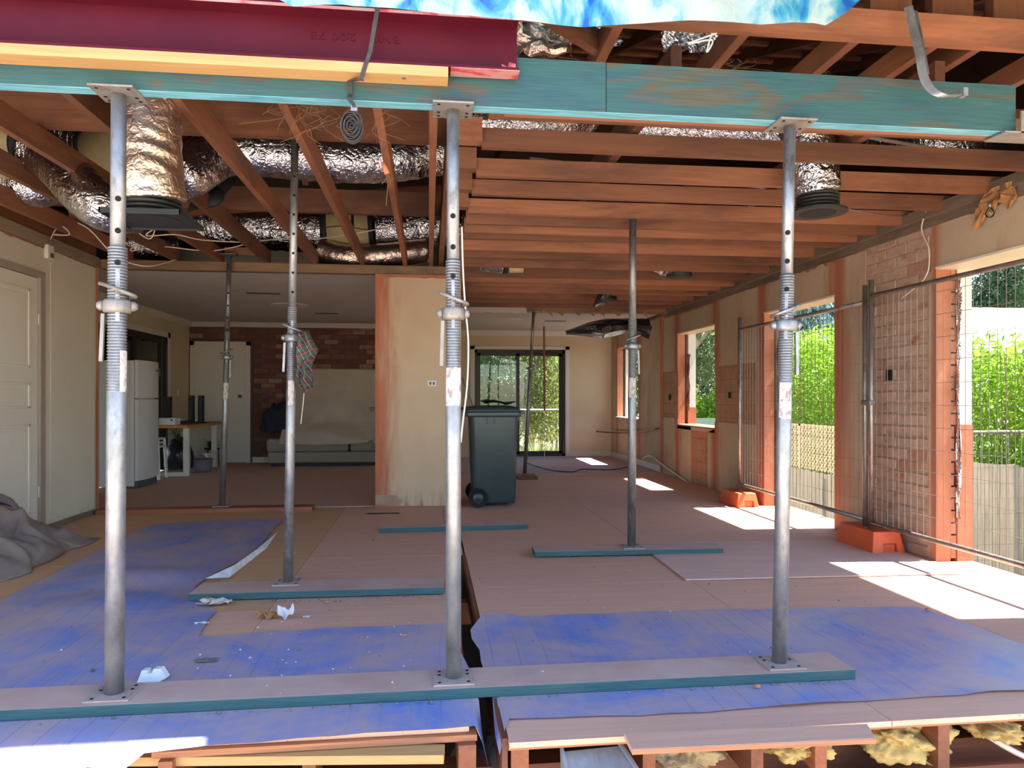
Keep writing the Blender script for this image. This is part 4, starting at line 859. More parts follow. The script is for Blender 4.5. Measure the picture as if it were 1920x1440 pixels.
# ------------------------------------------------------------------ litter on the floor
def crumple(name, label, cat, c, sx, sy, sz, m, seed, n=10):
    def fn(u, v):
        x, y = (u - .5) * 2, (v - .5) * 2
        return (c[0] + sx * x + sx * .5 * nz(u, v, 1, 3, seed), c[1] + sy * y + sy * .4 * nz(u, v, 2, 3, seed), c[2] + .002 + sz * (.5 + .9 * nz(u, v, 3, 2.6, seed)) + 0)
    mb = MB().grid(fn, n, n); lo = min(p.z for p in mb.v)
    for p in mb.v: p.z += c[2] + .003 - lo
    o = mb.build(name, m, loc=c, solid=.0015); return tag(o, label, cat)
P = zp(536, 1162, 0); crumple('crushed_cup', 'white crushed paper cup standing on the ply in front of the teal plank', 'cup', (P.x, P.y, P.z), .035, .03, .07, 'paper_white', 4.2)
P = zp(500, 1160, 0); crumple('cardboard_piece', 'curled brown cardboard piece beside the crushed cup', 'cardboard', (P.x, P.y, P.z), .045, .028, .045, 'cardboard', 7.7)
P = zp(574, 1158, 0); crumple('plaster_chip', 'small white paper chip to the right of the crushed cup', 'chip', (P.x, P.y, P.z), .018, .012, .006, 'paper_white', 1.4, 5)
P = zp(402, 1136, 0); crumple('rag', 'white and brown rag scrap below the end of the teal plank', 'rag', (P.x, P.y, P.z + .006), .085, .045, .03, 'rag', 5.1)
P = zp(378, 1172, 0); crumple('plaster_chip', 'white chip in the gap at the edge of the left membrane', 'chip', (P.x, P.y, P.z + .006), .03, .01, .008, 'paper_white', 9.4, 5)
P = zp(388, 1244, 0); crumple('timber_flake', 'grey flat flake lying on the left membrane', 'flake', (P.x, P.y, P.z + .012), .045, .02, .004, 'rubble', 2.4, 6)
bk = thing('plastic_clip', 'white notched plastic block by the base of the thick left prop', 'clip', tuple(zp(281, 1268, .012)))
P = zp(281, 1278, .014); W = .045
MB().prism([(P.x - W, P.y - .012, P.z), (P.x + W * .8, P.y - .012, P.z), (P.x + W * .72, P.y + .02, P.z + .042), (P.x + W * .12, P.y + .02, P.z + .042), (P.x + W * .08, P.y + .012, P.z + .028), (P.x - W * .35, P.y + .012, P.z + .028), (P.x - W * .4, P.y + .02, P.z + .038), (P.x - W * .85, P.y + .02, P.z + .038)], (.004, .03, 0)).build('block', 'white_plastic', bk)
MB().prism([(P.x + W * .72, P.y + .021, P.z + .042), (P.x + W * .8, P.y - .012, P.z), (P.x + W * 1.25, P.y + .02, P.z + .004)], (.003, .03, 0)).build('side_wing', 'white_plastic', bk)
deb = MB()
def crumb(x, y, z, s):
    R = Matrix.Rotation(random.random() * 6, 3, 'Z'); deb.add([Vector((x, y, z)) + R @ Vector(v) * s for v in ((-1, -.7, 0), (1, -.6, 0), (.7, .8, 0), (-.8, .7, 0), (.1, 0, .9))], [(0, 1, 4), (1, 2, 4), (2, 3, 4), (3, 0, 4), (3, 2, 1, 0)])
for k in range(520):
    r = random.random()
    if r < .35: x, y, z = random.uniform(-1.7, 1.7), 2.665 - abs(random.gauss(0, .012)), .009
    elif r < .55: x, y, z = random.uniform(-1.4, .1), 4.10 - abs(random.gauss(0, .04)), .001
    else: x, y, z = random.uniform(-2.2, 2.6), random.uniform(2.95, 6), .010
    if .08 < x < .28 or (y > 4.2 and y < 5.35 and x > 1.6): continue
    if 2.62 < y < 2.92 and x < 1.75 and y > 2.66: continue
    crumb(x, y, z, random.uniform(.002, .006) * (2 if random.random() < .08 else 1))
tag(deb.build('debris', 'rubble'), 'scattered grit and mortar crumbs on the floor', 'debris', kind='stuff')
deb = MB()
for k in range(60):
    if k < 30: x, y, z = random.gauss(-.45, .5), random.uniform(2.70, 3.4), .012
    else: x, y, z = random.uniform(-1.3, 1.5), random.uniform(2.9, 4.1), .010
    if y < 2.88: z = .046
    if .08 < x < .28: continue
    crumb(x, y, z, random.uniform(.002, .006))
tag(deb.build('plaster_crumbs', 'paper_white'), 'white plaster crumbs on the plank and membranes', 'debris', kind='stuff')
for px, py, lb in ((612, 1131, 'brown stone chip in front of the teal plank, left'), (790, 1113, 'reddish mortar chip by the plank near the slot'), (758, 1194, 'round red stone on the left membrane'), (1740, 1145, 'pink stone at the sunlit corner of the right membrane'), (1420, 1290, 'pinkish stone fallen in front of the long front plank')):
    P = zp(px, py, .008); lump('stone', lb, 'stone', (P.x, P.y, .014), .014, .011, .009, 'terracotta', px * .01, .4, 6)
# ------------------------------------------------------------------ temporary fence panels and feet
def fence(label, p0, p1, zb, zt, post_top, steel='fence_steel', wire='fence_wire', pitch=.062, hp=.148):
    p0, p1 = Vector((p0[0], p0[1], 0)), Vector((p1[0], p1[1], 0)); L = (p1 - p0).length; d = (p1 - p0) / L
    t = thing('mesh_fence', label, 'fence', (p0.x, p0.y, 0), 'temporary mesh fence panels')
    for p in (p0, p1): MB().tube([p + Vector((0, 0, zb - .09)), p + Vector((0, 0, post_top))], .019, 10).build('post', steel, t, True)
    for z in (zb, zt): MB().tube([p0 + Vector((0, 0, z)), p1 + Vector((0, 0, z))], .017, 10).build('rail', steel, t, True)
    mb = MB(); n = int(L / pitch)
    for k in range(1, n): q = p0 + d * (k * pitch); mb.tube([q + Vector((0, 0, zb)), q + Vector((.002 * math.sin(k), .002, (zb + zt) / 2)), q + Vector((0, 0, zt))], .0019, 4)
    z = zb + hp
    while z < zt - .02: mb.tube([p0 + Vector((0, 0, z)), p1 + Vector((0, 0, z))], .0019, 4); z += hp
    mb.build('wire_mesh', wire, t)['kind'] = 'stuff'; return t
FX = 3.29
y1a, y1b = xp(1387, 900, FX).y, 5.04
fence('temporary mesh fence panel across the farther tall opening', (FX, y1a), (FX, y1b), .215, 1.86, 1.99)
fence('temporary mesh fence panel across the nearest big opening', (FX, 4.965), (FX + .02, 2.55), .20, 1.90, 2.02)
ja = thing('fence_clamp', 'steel clamp ring joining two fence posts at the orange block', 'clamp', (FX, 5.0, 1.1))
B(FX - .026, FX + .026, 4.945, 5.06, 1.08, 1.12).build('clamp_band', 'galv_dark', ja, bevel=.006); MB().tube([(FX - .034, 5.0, 1.1), (FX - .02, 5.0, 1.1)], .008, 8).build('clamp_bolt', 'galv', ja)
def foot(label, x0, x1, y0, y1, h):
    t = thing('orange_block', label, 'block', ((x0 + x1) / 2, (y0 + y1) / 2, 0), 'orange fence feet'); w = x1 - x0; i = .028; nw = w * .22; nx = x0 + w * .56
    sec = [(x0, 0), (nx - nw, 0), (nx - nw * .9, h * .45), (nx + nw * .9, h * .45), (nx + nw, 0), (x1, 0), (x1 - i, h), (x0 + i, h)]
    n = len(sec); q = lambda y, k: [(p[0], y + k * (i * p[1] / h), p[1]) for p in sec]
    mb = MB(); vs = q(y0, 1) + q(y1, -1); mb.add(vs, [tuple(range(n))[::-1], tuple(range(n, 2 * n))] + [(a, (a + 1) % n, (a + 1) % n + n, a + n) for a in range(n)])
    o = mb.build('block_body', 'orange_plastic', t, bevel=.006)
    B(nx - nw * .85, nx + nw * .85, y0 + .03, y1 - .03, .004, h * .42).build('recess_back', 'orange_plastic', t)
    cx = FX; MB().lathe((cx, (y0 + y1) / 2, h), [(.034, -.004), (.034, .003), (.024, .003)], 14).build('socket_rim', 'orange_plastic', t)
    return t
foot('orange fence foot under the middle fence post, half in sunlight', 3.155, 3.40, 7.0, 7.46, .145); foot('dusty red orange fence foot under the near fence posts', 3.19, 3.45, 4.80, 5.28, .16)
def foilstrip(label, pts, wd, seed):
    def fn(u, v):
        f = v * (len(pts) - 1); i = min(int(f), len(pts) - 2); f -= i; p = pts[i].lerp(pts[i + 1], f)
        return p + Vector((.02 * nz(u, v, 1, 4, seed), (u - .5) * wd * (1 + .8 * nz(v, 0, 0, 5, seed)) + .02 * nz(u, v, 2, 6, seed), .01 * nz(u, v, 3, 5, seed)))
    o = MB().grid(fn, 6, 28).build('torn_foil', 'foil', solid=.001, smooth=True, loc=pts[0]); return tag(o, label, 'foil')
foilstrip('torn silver insulation foil in the cavity of the nearest opening', [Vector((3.645, 4.53, z)) for z in (2.0, 1.5, 1.0, .55, .3)], .05, 1.1)
foilstrip('torn silver insulation foil in the cavity of the farther tall opening', [Vector((3.64, 7.05, z)) for z in (1.75, 1.5, 1.2, .9)], .10, 2.1)
foilstrip('torn silver insulation foil in the cavity of the small square opening', [Vector((3.64, 9.66, z)) for z in (1.75, 1.5, 1.2, .95)], .10, 3.1)
# torn paper hanging at the plate, near right
a = [xp(1905, 345, 3.47), xp(1880, 355, 3.47), xp(1850, 372, 3.46), xp(1830, 400, 3.46)]
def fn(u, v):
    f = u * 3; i = min(int(f), 2); f -= i; p = a[i].lerp(a[i + 1], f); return (p.x + .04 * nz(u, v, 1, 5) - .01, p.y + .03 * nz(u, v, 2, 4), p.z + .03 - v * .13 * (1 + .5 * nz(u, 0, 0, 4)) + .02 * nz(u, v, 4, 6))
tag(MB().grid(fn, 14, 10).build('torn_paper', 'cardboard', solid=.002, loc=a[1]), 'torn brown paper crumpled over the wall plate above the big opening', 'paper')
P = xp(1856, 400, 3.43); lp = thing('bulb', 'clear glass bulb hanging below the torn brown paper', 'bulb', tuple(P))
MB().lathe(tuple(P), [(.006, .04), (.012, .03), (.022, .012), (.026, -.004), (.018, -.022), (.004, -.028)], 14).build('glass_globe', 'glass', lp, True); MB().lathe(tuple(P), [(.009, .075), (.010, .04), (.007, .036)], 10).build('bulb_cap', 'galv', lp, True)

# ------------------------------------------------------------------ air ducts in the roof space
def duct(label, path, r, parts=(), m='foil', wob=.10, n=10, rs=None):
    pts = curve_pts(path, n); c = sum(pts, Vector()) / len(pts); t = thing('air_duct', label, 'duct', tuple(c))
    L = [0]
    for i in range(1, len(pts)): L.append(L[-1] + (pts[i] - pts[i - 1]).length)
    m_n = max(16, int(L[-1] / .0125)); seg = 56; vs = []; fs = []; prev = None; sd = random.random() * 50; fine = []
    for k in range(m_n + 1):
        s = L[-1] * k / m_n; i = max(j for j in range(len(L)) if L[j] <= s + 1e-9); i = min(i, len(pts) - 2); fine.append(pts[i].lerp(pts[i + 1], (s - L[i]) / max(1e-6, L[i + 1] - L[i])))
    for k, p in enumerate(fine):
        d = (fine[min(k + 1, m_n)] - fine[max(k - 1, 0)]).normalized(); s = L[-1] * k / m_n
        a = d.orthogonal().normalized() if prev is None else (prev - d * prev.dot(d)).normalized(); prev = a; c2 = d.cross(a)
        b = r if rs is None else rs[0] + (rs[1] - rs[0]) * k / m_n
        for q in range(seg):
            th = 2 * math.pi * q / seg; cx, cy = math.cos(th), math.sin(th)
            w1 = 1 - 2 * abs(noise.noise(Vector((cx * .9 + sd, cy * .9, s * 14 + cx * .8)))); w2 = 1 - 2 * abs(noise.noise(Vector((cx * 2.2, cy * 2.2 + sd, s * 34))))
            q_ = b * (1 + wob * .35 * noise.noise(Vector((cx, cy + sd, s * 4))) + wob * .42 * (w1 - .6) + wob * .16 * (w2 - .6)); vs.append(p + a * (q_ * cx) + c2 * (q_ * cy))
    for k in range(m_n):
        for q in range(seg): q2 = (q + 1) % seg; fs.append((k * seg + q, k * seg + q2, (k + 1) * seg + q2, (k + 1) * seg + q))
    fs += [tuple(range(seg))[::-1], tuple(m_n * seg + q for q in range(seg))]
    MB().add(vs, fs).build('foil_sleeve', m, t, True, fix=False)
    return t, fine
def collar(t, p, d, r, L, m, name, ends=True):
    p, d = Vector(p), Vector(d).normalized(); MB().tube([p, p + d * L * .5, p + d * L], [r, r, r], 26).build(name, m, t, True)
# 1 drop boot with square register box
t, f = duct('fat silver duct dropping to a square black register box behind the left prop', [Vector((-1.30, 3.62, 3.15)), Vector((-1.315, 3.58, 2.85)), Vector((-1.325, 3.56, 2.55)), Vector((-1.33, 3.58, 2.25)), Vector((-1.325, 3.60, 2.09))], .145, m='foil_warm', rs=(.125, .155))
for k in range(4): MB().lathe((-1.325, 3.60, 2.01 + k * .022), [(.125, 0), (.132, .004), (.132, .012), (.125, .016)], 26).build('neck_ring', 'black_plastic', t, True)
bx = MB(); x0, x1, y0, y1 = -1.50, -1.14, 3.44, 3.78; bx.box(x0, x1, y0, y0 + .01, 1.985, 2.012); bx.box(x0, x1, y1 - .01, y1, 1.985, 2.012); bx.box(x0, x0 + .01, y0, y1, 1.985, 2.012); bx.box(x1 - .01, x1, y0, y1, 1.985, 2.012); bx.box(x0 + .01, x1 - .01, y0 + .01, y1 - .01, 1.995, 2.008)
bx.build('register_box', 'black_plastic', t, bevel=.002); MB().lathe((-1.32, 3.61, 1.992), [(.12, 0), (.12, .003)], 28).build('throat', 'dark_hole', t)
# 2 long duct behind it
duct('long crumpled silver duct running across above the middle joists', [yp(330, 330, 5.0), yp(365, 318, 5.1), yp(420, 285, 5.25), yp(500, 288, 5.3), yp(600, 298, 5.35), yp(720, 300, 5.4), yp(840, 285, 5.5)], .165)
# 3 elbow at the left
t, f = duct('bent silver elbow duct coupled to a cream collar at the far left', [yp(52, 275, 4.95), yp(85, 290, 4.95), yp(118, 318, 4.85), yp(150, 352, 4.75), yp(195, 388, 4.7), yp(250, 395, 4.9)], .145)
collar(t, yp(54, 275, 4.95), yp(0, 270, 5.0) - yp(54, 275, 4.95), .152, .02, 'black_rubber', 'joint_band'); collar(t, yp(50, 275, 4.95), yp(-60, 268, 5.05) - yp(50, 275, 4.95), .145, .55, 'cream_plastic', 'plastic_collar')
t, f = duct('silver duct end with a dark taped joint behind the left joists', [yp(60, 215, 6.3), yp(110, 238, 6.0), yp(150, 252, 5.8), yp(178, 268, 5.7)], .16)
collar(t, f[-1], f[-1] - f[-3], .166, .05, 'black_rubber', 'joint_band'); collar(t, f[-1], f[-1] - f[-3], .155, .3, 'cream_plastic', 'plastic_collar')
t, f = duct('silver duct under the cream collar at the left photo edge', [yp(-60, 318, 5.8), yp(0, 335, 5.7), yp(70, 350, 5.75), yp(110, 330, 6.0)], .15)
collar(t, yp(-30, 305, 5.3), (1, .1, 0), .10, .2, 'cream_plastic', 'plastic_collar')
duct('flattened silver duct lying low above the left wall plate', [yp(60, 400, 7.8), yp(130, 425, 7.9), yp(220, 455, 8.0), yp(330, 470, 8.1)], .13)
# 4 big main with Y piece
t, f = duct('big main silver duct lying beyond the header on the left', [yp(340, 425, 8.0), yp(420, 428, 8.0), yp(510, 430, 8.0), yp(606, 432, 8.0)], .235)
e0, e1 = yp(606, 432, 8.0), yp(700, 430, 8.0)
collar(t, e0, e1 - e0, .243, .06, 'black_rubber', 'joint_band'); MB().tube([e0 + (e1 - e0) * .1, e0 + (e1 - e0) * .5, e1], [.232, .225, .215], 28).build('cream_branch_piece', 'cream_plastic', t, True)
collar(t, e0 + (e1 - e0) * .60, e1 - e0, .226, .03, 'black_rubber', 'joint_band'); collar(t, e0 + (e1 - e0) * .92, e1 - e0, .224, .05, 'black_rubber', 'joint_band')
duct('silver duct continuing right from the cream branch piece', [yp(704, 430, 8.0), yp(760, 428, 8.0), yp(830, 425, 8.0), yp(880, 420, 8.1)], .215)
duct('pinkish smaller silver duct under the cream branch piece', [yp(600, 470, 7.85), yp(660, 482, 7.8), yp(730, 478, 7.8), yp(800, 470, 7.85)], .13, m='foil_warm')
# 5 drops on the right
t, f = duct('silver duct dropping to a round black outlet beside the right front prop', [Vector((2.13, 3.86, 2.95)), Vector((2.15, 3.85, 2.7)), Vector((2.185, 3.84, 2.5)), Vector((2.215, 3.84, 2.31))], .14, rs=(.165, .125))
for k in range(5): MB().lathe((2.215, 3.84, 2.205 + k * .02), [(.108, 0), (.118, .005), (.118, .013), (.108, .018)], 24).build('neck_ring', 'black_plastic', t, True)
MB().lathe((2.215, 3.84, 2.195), [(.16, 0), (.16, .012), (.12, .014)], 28).build('outlet_flange', 'black_plastic', t); MB().lathe((2.215, 3.84, 2.193), [(.10, 0), (.10, .003)], 24).build('throat', 'dark_hole', t)
t, f = duct('small crumpled silver duct end with black outlet under the right joists', [yp(1240, 465, 7.1), yp(1250, 480, 7.1), yp(1266, 494, 7.1), yp(1272, 504, 7.1)], .17, rs=(.24, .15), wob=.25)
P = yp(1273, 520, 7.1); MB().lathe((P.x, 7.1, P.z), [(.12, 0), (.13, .01), (.13, .09), (.11, .1)], 22).build('black_outlet', 'black_plastic', t, True)
t, f = duct('small dark duct outlet far back under the right joists', [yp(1128, 548, 8.75), yp(1135, 552, 8.75), yp(1142, 556, 8.75)], .13, m='black_sheet', rs=(.2, .12), wob=.3); P = yp(1140, 566, 8.75); MB().lathe((P.x, 8.75, P.z), [(.10, 0), (.11, .01), (.11, .06)], 20).build('black_outlet', 'black_plastic', t, True)
P = yp(940, 503, 7.0); t, f = duct('half hidden silver and cream duct joint between the right joists', [Vector((P.x - .2, 7.05, 2.50)), Vector((P.x - .05, 7.05, 2.485)), Vector((P.x + .02, 7.05, 2.48))], .10); collar(t, (P.x + .02, 7.05, 2.48), (1, 0, .05), .105, .05, 'black_rubber', 'joint_band'); collar(t, (P.x + .06, 7.05, 2.48), (1, 0, .05), .098, .16, 'cream_plastic', 'plastic_collar')
duct('silver duct lying over the right joists behind the green beam', [yp(840, 232, 4.75), yp(940, 226, 4.75), yp(1040, 222, 4.8), yp(1100, 215, 5.0)], .13)
duct('silver duct lying over the joists above the right front prop', [yp(1180, 236, 4.9), yp(1300, 240, 4.8), yp(1400, 246, 4.7), yp(1480, 252, 4.6)], .10)
duct('silver duct over the joists near the right wall', [yp(1500, 255, 4.7), yp(1580, 268, 4.6), yp(1700, 262, 4.8), yp(1820, 275, 4.7), yp(1900, 270, 4.9)], .11)
for i, (px, py, Y, s) in enumerate(((1010, 72, 3.3, .16), (1290, 72, 3.3, .13), (1120, 62, 3.6, .12))):
    P = yp(px, py, Y)
    def fn(u, v): return (P.x + (u - .5) * s * 2 + .05 * nz(u, v, i, 4), P.y + .08 * nz(u, v, i + 5, 3), P.z - (v - .5) * s * (1 + .6 * nz(u, i, 0, 5)) + .03 * nz(u, v, i + 9, 5))
    tag(MB().grid(fn, 14, 12).build('torn_foil', 'foil_warm' if i == 0 else 'foil', solid=.001, loc=P), ('torn sagging foil above the green beam at the red beam end', 'torn foil with white cord under the tarpaulin edge', 'dark foil flap behind the roof tie under the tarpaulin')[i], 'foil')

rg = thing('register_plate', 'tilted black register plate lying above the left joists', 'register', tuple(yp(400, 372, 5.6)))
q_ = [yp(352, 398, 5.4), yp(378, 352, 5.5), yp(442, 342, 5.7), yp(408, 382, 5.6)]
MB().prism(q_, (0, .02, .05)).build('plate', 'black_plastic', rg); c_ = sum(q_, Vector()) / 4 + Vector((0, -.012, -.012)); MB().tube([c_, c_ + Vector((0, -.02, .01))], .10, 20).build('spigot', 'black_rubber', rg, True)
# cables
def cable(label, pts, r, m='cable_white', cat='cable', name='cable'):
    o = MB().tube(curve_pts(pts, 7), r, 7).build(name, m, smooth=True, loc=tuple(pts[0])); return tag(o, label, cat)
cable('cream cable looping down from the left joists behind the left prop', [yp(100, 405, 6.5), yp(160, 425, 6.5), yp(205, 470, 6.6), yp(235, 490, 6.8), yp(280, 499, 6.9), yp(330, 487, 7.3)], .006)
cable('cream cable sagging along the header on the left', [yp(228, 420, 7.2), yp(262, 450, 7.2), yp(245, 470, 7.2), yp(300, 462, 7.2), yp(400, 470, 7.25), yp(500, 450, 7.3), yp(620, 445, 7.2), yp(800, 412, 7.2)], .006)
cable('tangled cream cables under the square register box', [yp(250, 430, 6.2), yp(280, 448, 6.2), yp(290, 430, 6.2), yp(275, 442, 6.2), yp(330, 440, 6.3), yp(380, 450, 6.5), yp(470, 455, 6.8)], .005)
cable('cream cable stubs sprouting above the small wall sensor', [xp(95, 448, -3.2), xp(105, 430, -3.1), xp(118, 425, -3.0), xp(130, 440, -3.0), xp(100, 440, -3.1)], .005)
cable('cream cable hanging beside the stained middle front prop', [yp(866, 425, 3.2), yp(868, 500, 3.2), yp(872, 570, 3.2), yp(878, 640, 3.2), yp(876, 720, 3.2), yp(868, 790, 3.2), yp(864, 830, 3.2)], .004)
cable('thin grey cable strung from the black outlet to the right wall plate', [yp(1572, 388, 3.9), yp(1640, 402, 4.4), yp(1700, 405, 4.8), yp(1742, 400, 5.0)], .004, 'galv')
cable('pinkish cable hanging down the bare brick pier', [xp(1738, 392, 3.46), xp(1728, 430, 3.48), xp(1742, 470, 3.48), xp(1735, 520, 3.48), xp(1690, 560, 3.48)], .005)
cable('dark cable tied across the cream duct branch piece', [yp(480, 428, 7.3), yp(560, 432, 7.3), yp(640, 424, 7.3), yp(700, 430, 7.3), yp(810, 410, 7.3)], .005, 'cable_black')
cable('black extension lead trailing over the far floor', [zp(988, 868, .012), zp(1010, 876, .012), zp(1040, 883, .012), zp(1075, 885, .012), zp(1092, 880, .012), zp(1140, 881, .012), zp(1175, 876, .012), zp(1205, 862, .012)], .01, 'cable_black')
cable('white pipe end with a copper tail against the right wall', [xp(1205, 860, 3.40), xp(1220, 855, 3.40), xp(1238, 868, 3.44), xp(1262, 885, 3.47), xp(1290, 905, 3.47)], .013, 'cable_white', 'pipe', 'pipe')
cable('thin brown copper pipe running round the far right corner', [yp(1118, 809, 13.36), xp(1145, 811, 3.42), xp(1190, 811, 3.44), xp(1235, 803, 3.45)], .012, 'copper', 'pipe', 'pipe')
cable('white cord dangling from the torn foil under the tarpaulin', [yp(1345, 45, 2.9), yp(1335, 62, 2.9), yp(1325, 98, 2.9), yp(1335, 75, 2.9), yp(1290, 82, 2.9), yp(1355, 58, 2.9)], .004, 'white_plastic')
mb = MB()
for k in range(46):
    px = random.choice([random.gauss(565, 14), random.gauss(590, 22), random.gauss(720, 12), random.gauss(1395, 14), random.gauss(1005, 10), random.uniform(500, 700)]); top = 186 if px < 900 else 110 if px > 1200 else 95
    Yh = 2.95; l = random.uniform(20, 90 if px < 900 else 35); p = [yp(px, top, Yh)]
    for i in range(4): p.append(yp(px + random.gauss(0, 7) * (i + 1), top + l * (i + 1) / 4, Yh + random.uniform(-.05, .05)))
    mb.tube(curve_pts(p, 4), .0011, 4)
tag(mb.build('cobweb_strands', 'fibre'), 'brown fibre strands and roots hanging from the roof timbers', 'strands', kind='stuff')
P = yp(724, 318, 3.4); pk = thing('orange_plug', 'faded orange plug hanging on wires beside a joist', 'plug', tuple(P))
MB().tube([yp(718, 304, 3.4), yp(726, 326, 3.4)], [.011, .013], 10).build('plug_body', 'terracotta', pk, True)
for k, (a, c) in enumerate(((716, 345), (724, 386), (732, 348))): MB().tube(curve_pts([yp(725, 326, 3.4), yp((725 + a) / 2 + 3, 335, 3.4), yp(a, c, 3.4)], 4), .002, 5).build('wire_tail', 'fibre', pk)

# ------------------------------------------------------------------ things in the gutted room
sn = thing('wall_sensor', 'small white sensor box high on the left wall by the door', 'sensor', tuple(xp(88, 473, XL)))
P = xp(88, 473, XL); B(XL, XL + .035, P.y - .05, P.y + .05, P.z - .06, P.z + .06).build('case', 'door_cream', sn, bevel=.006); B(XL + .035, XL + .038, P.y - .015, P.y + .04, P.z - .045, P.z - .005).build('lens', 'seal_grey', sn); B(XL + .001, XL + .006, P.y + .01, P.y + .016, P.z + .06, P.z + .14).build('lead', 'cable_white', sn)

bn = thing('wheelie_bin', 'dark green wheelie bin with a bag on its lid by the nib wall', 'bin', (.66, 7.6, 0))
def ring(x0, x1, y0, y1, z, r=.05, n=5):
    out = []
    for cx, cy, a in ((x1 - r, y1 - r, 0), (x0 + r, y1 - r, 90), (x0 + r, y0 + r, 180), (x1 - r, y0 + r, 270)):
        for k in range(n): th = math.radians(a + 90 * k / (n - 1)); out.append((cx + r * math.cos(th), cy + r * math.sin(th), z))
    return out
def loft(rings):
    n = len(rings[0]); return MB().add([p for r in rings for p in r], [(i * n + k, i * n + (k + 1) % n, (i + 1) * n + (k + 1) % n, (i + 1) * n + k) for i in range(len(rings) - 1) for k in range(n)] + [tuple(range(n))[::-1], tuple((len(rings) - 1) * n + k for k in range(n))])
loft([ring(.47, .905, 7.38, 7.86, .03, .05), ring(.462, .908, 7.37, 7.865, .06, .055), ring(.43, .925, 7.335, 7.89, .93, .05), ring(.43, .925, 7.335, 7.89, .945, .05)]).build('body', 'bin_green', bn, True)
loft([ring(.375, .955, 7.30, 7.92, .94, .05), ring(.37, .96, 7.295, 7.925, .955, .05), ring(.37, .96, 7.295, 7.925, .985, .05)]).build('rim', 'bin_green', bn, bevel=.004)
loft([ring(.375, .955, 7.30, 7.92, .987, .06), ring(.37, .955, 7.297, 7.92, 1.01, .06), ring(.40, .92, 7.34, 7.88, 1.04, .06), ring(.50, .85, 7.42, 7.80, 1.052, .06)]).build('lid', 'bin_green', bn, True)
B(.95, 1.0, 7.36, 7.86, .965, 1.0).build('front_lip', 'bin_green', bn, bevel=.008); MB().prism([(.925, 7.45, .95), (.985, 7.45, .95), (.925, 7.45, .88)], (0, .32, 0)).build('lift_bar', 'bin_green', bn)
MB().tube([(.385, 7.40, 1.0), (.362, 7.40, 1.02), (.362, 7.82, 1.02), (.385, 7.82, 1.0)], .013, 10).build('handle', 'bin_green', bn, True)
for dx in (.03, -.09, -.0): pass
for x in (.60, .675): B(x - .006, x + .006, 7.322, 7.34, .86, .94).build('rib', 'bin_green', bn, bevel=.003)
for y in (7.315, 7.89):
    w_ = MB().lathe((.505, y, .098), [(.096, .01), (.10, .0), (.10, .045), (.096, .05)], 28, 'y').build('wheel', 'black_rubber', bn, True); MB().lathe((.505, y - .004, .098), [(.055, 0), (.06, .006), (.02, .01), (.018, -.006), (.004, -.008)], 18, 'y').build('wheel_hub', 'bin_green', w_, True)
lp_ = MB().tube([yp(866, 708, 9.2), yp(880, 742, 9.2), yp(899, 790, 9.2), Vector((yp(930, 880, 9.2).x, 9.2, .0))], .012, 8); tag(lp_.build('pole', 'galv', loc=tuple(yp(880, 742, 9.2))), 'thin steel pole leaning behind the green bin', 'pole')
P = (.72, 7.55, 1.056); crumple('bin_bag', 'crumpled black bag lying on the lid of the green bin', 'bag', P, .16, .10, .05, 'black_sheet', 3.3, 14)

def heap_fn(u, v):
    x, y = -3.22 + .60 * v, 4.72 + 1.35 * u
    f = max(0, 1 - ((u - .45) / .5) ** 2) ** .7 * max(0, 1 - v ** 1.6)
    r = 1 - 2 * abs(nz(x, y, 0, 2.6, 3)); r2 = 1 - 2 * abs(nz(x, y, 0, 6.5, 5))
    return (max(x + .10 * nz(u, v, 2, 4), -3.235), y + .12 * nz(u, v, 5, 4), .006 + .46 * f * (.72 + .45 * (r - .5)) + .06 * r2 * min(1, f * 3))
hp = tag(MB().grid(heap_fn, 64, 40).build('drop_sheet_heap', 'drop_sheet_dusty', smooth=True, solid=.004, loc=(-2.95, 5.5, 0)), 'dusty grey drop cloth heaped against the cream door at the left edge', 'cloth')
crumple('dark_cloth', 'dark cloth lying on top of the drop cloth heap', 'cloth', (-3.04, 5.30, .36), .12, .10, .06, 'navy_cloth', 2.9)
# dark plastic sheet sagging at the back of the room
pl = [yp(1058, 622, 9.98), yp(1105, 604, 10.0), yp(1140, 597, 10.03), yp(1216, 598, 10.03)]; pb = [yp(1060, 627, 9.96), yp(1100, 630, 9.9), yp(1130, 634, 9.88), yp(1150, 630, 9.92), yp(1180, 622, 9.95), yp(1216, 636, 10.0)]
def lerpl(L, u): f = u * (len(L) - 1); i = min(int(f), len(L) - 2); return L[i].lerp(L[i + 1], f - i)
def fn(u, v):
    p = lerpl(pl, u).lerp(lerpl(pb, u), v); s = math.sin(v * math.pi); return p + Vector((0, -.30 * s * (.5 + u * (1 - u) * 2) + .10 * nz(u, v, 0, 4, 2), .05 * nz(u, v, 4, 3.5, 1) * s))
tag(MB().grid(fn, 36, 12).build('plastic_sheet', 'black_sheet', solid=.003, loc=pl[2]), 'black plastic sheet sagging below the bulkhead at the far end', 'sheet')
